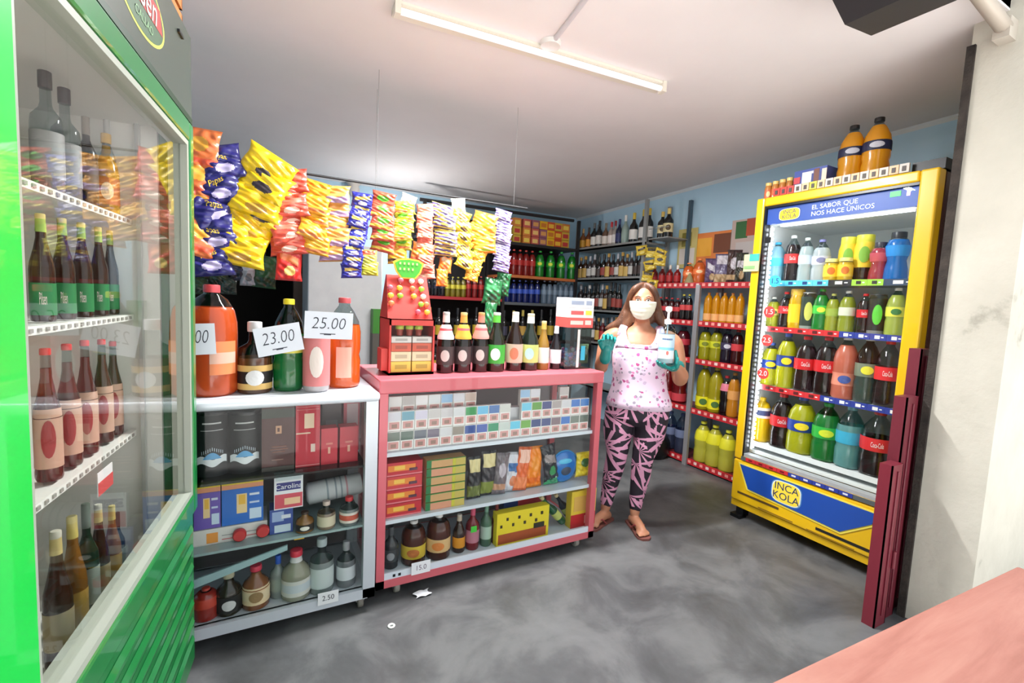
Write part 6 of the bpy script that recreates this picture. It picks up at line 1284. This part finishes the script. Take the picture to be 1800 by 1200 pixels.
# gloved hands
teal = M((12, 134, 128), .35, 0, .2)
def hand(W, fwd, nrm, curls, spread, thumb, s=1.0):
    """W wrist, fwd to the fingertips, nrm out of the palm; curls per finger in degrees at each knuckle"""
    f = Vector(fwd).normalized(); n = Vector(nrm); n = (n - f * n.dot(f)).normalized(); r = f.cross(n)
    mb = MB(); limb(mb, [W - f * .045 * s, W, W + f * .025 * s], [.035 * s, .031 * s, .030 * s], teal, 12)
    for k in range(4): a = W + f * .02 * s + r * (k - 1.5) * .014 * s; e_ = W + f * .085 * s + r * (k - 1.5) * .0195 * s; mb.tube([a, a.lerp(e_, .5), e_], [.017 * s, .016 * s, .0135 * s], teal, 10)
    lens = [(.040, .025, .020), (.044, .028, .021), (.041, .026, .020), (.032, .020, .018)]
    for k in range(4):
        p = W + f * (.085 - .004 * abs(k - 1.2)) * s + r * (k - 1.5) * .0205 * s; a = 0; pts = [p - f * .01 * s, p]; dd = (f + r * (k - 1.5) * spread).normalized()
        for j, L in enumerate(lens[k]):
            a += math.radians(curls[k] * (1.0 if j else .7)); v_ = dd * math.cos(a) + n * math.sin(a); p = p + v_ * L * s; pts.append(p)
        mb.tube(pts, [.0105 * s, .0105 * s, .0095 * s, .0088 * s, .0072 * s], teal, 9); mb.ball(pts[-1], .0073 * s, teal, None, 8, 5)
    tp = [W + f * .015 * s - r * .018 * s, W + f * .045 * s - r * .040 * s + n * .008 * s]
    tv = (f * thumb[0] - r * thumb[1] + n * thumb[2]).normalized(); tp.append(tp[-1] + tv * .034 * s); tv2 = (f * thumb[3] - r * thumb[4] + n * thumb[5]).normalized(); tp.append(tp[-1] + tv2 * .028 * s)
    mb.tube(tp, [.016 * s, .0135 * s, .0115 * s, .009 * s], teal, 9); mb.ball(tp[-1], .0092 * s, teal, None, 8, 5)
    return mb
# raised hand, palm to the viewer, loosely closed round the fingers
m1 = hand(LW + Vector((.003, -.01, .012)), (.12, -.30, 1), (.15, -1, -.25), (52, 50, 48, 56), .05, (.8, .4, .55, .6, -.5, .6))
smoothed(m1.build('glove', woman), .0035, 3)
# hand that carries the bottle: palm upwards under the bottle base, fingers rising behind its far side
BX = Vector((.148, -.185, 1.062)); BR = .034
WH = Vector((.205, -.122, 1.040))
m2 = hand(WH, (-.62, -.78, -.02), (.05, -.05, 1), (16, 16, 18, 22), .04, (.55, .45, .9, .05, .15, 1), .94)
m2.tube([WH + Vector((.0, -.015, .0)), WH + Vector((.004, -.055, .03)), WH + Vector((-.001, -.075, .065)), WH + Vector((-.007, -.080, .095))], [.019, .015, .012, .009], teal, 9); m2.ball(WH + Vector((-.007, -.080, .095)), .0092, teal, None, 8, 5)
smoothed(m2.build('glove', woman), .0035, 3)
# the sanitizer bottle stands on that palm: a thing of its own
Wm = T(*PP) @ Rz(prz)
bp = Wm @ BX
sz = thing('sanitizer_bottle', 'clear pump bottle of hand sanitizer with pale blue label held in the gloved hand', 'bottle', bp, prz)
H_ = .235
mb = MB(); mb.lathe([(.046, .166), (.046, .175), (.040, .195), (.020, .212), (.016, .222)], M((206, 222, 228), .05, kind='glass'), 24); mb.build('body', sz)
mb = MB(); mb.lathe([(.0, .002), (.0435, .006), (.0435, .165)], M((226, 240, 246), .2, kind='liq'), 24); mb.build('gel', sz)
mb = MB(); lbm = M((190, 216, 232), .5)
mb.grid(lambda a, c: (.0472 * math.sin((a - .5) * 2.1), -.0472 * math.cos((a - .5) * 2.1), .03 + .125 * c), 16, 8, lambda a, c: M((120, 190, 214), .5) if .42 < c < .55 else (M((222, 232, 236), .5) if c < .42 else lbm))

for k in range(7): mb.grid(lambda a, c, k=k: (.0478 * math.sin((k - 3.2 + a * .7) * .17), -.0478 * math.cos((k - 3.2 + a * .7) * .17), .134 + .009 * c), 2, 1, M((50, 66, 120), .5))

mb.add([(.0478 * math.sin(.16 * math.cos(t) + .12), -.0480 * math.cos(.16 * math.cos(t) + .12), .062 + .012 * math.sin(t)) for t in [2 * PI * i / 14 for i in range(14)]], [tuple(range(14))], M((206, 110, 100), .5))
mb.build('label_band', sz)
mb = MB(); mb.lathe([(.017, .220), (.019, .224), (.019, .244), (.009, .248), (.007, .252), (.007, .285), (.012, .288), (.018, .296), (.018, .312), (.010, .318)], M((236, 236, 236), .4), 18); mb.tube([(-.002, -.005, .306), (-.004, -.035, .306), (-.004, -.042, .298)], [.007, .006, .005], M((236, 236, 236), .4), 8); mb.build('pump', sz)
mb = MB(); mb.tube([(0, 0, .02), (0, 0, .22)], .0035, M((226, 228, 230), .4), 8); mb.build('dip_tube', sz)
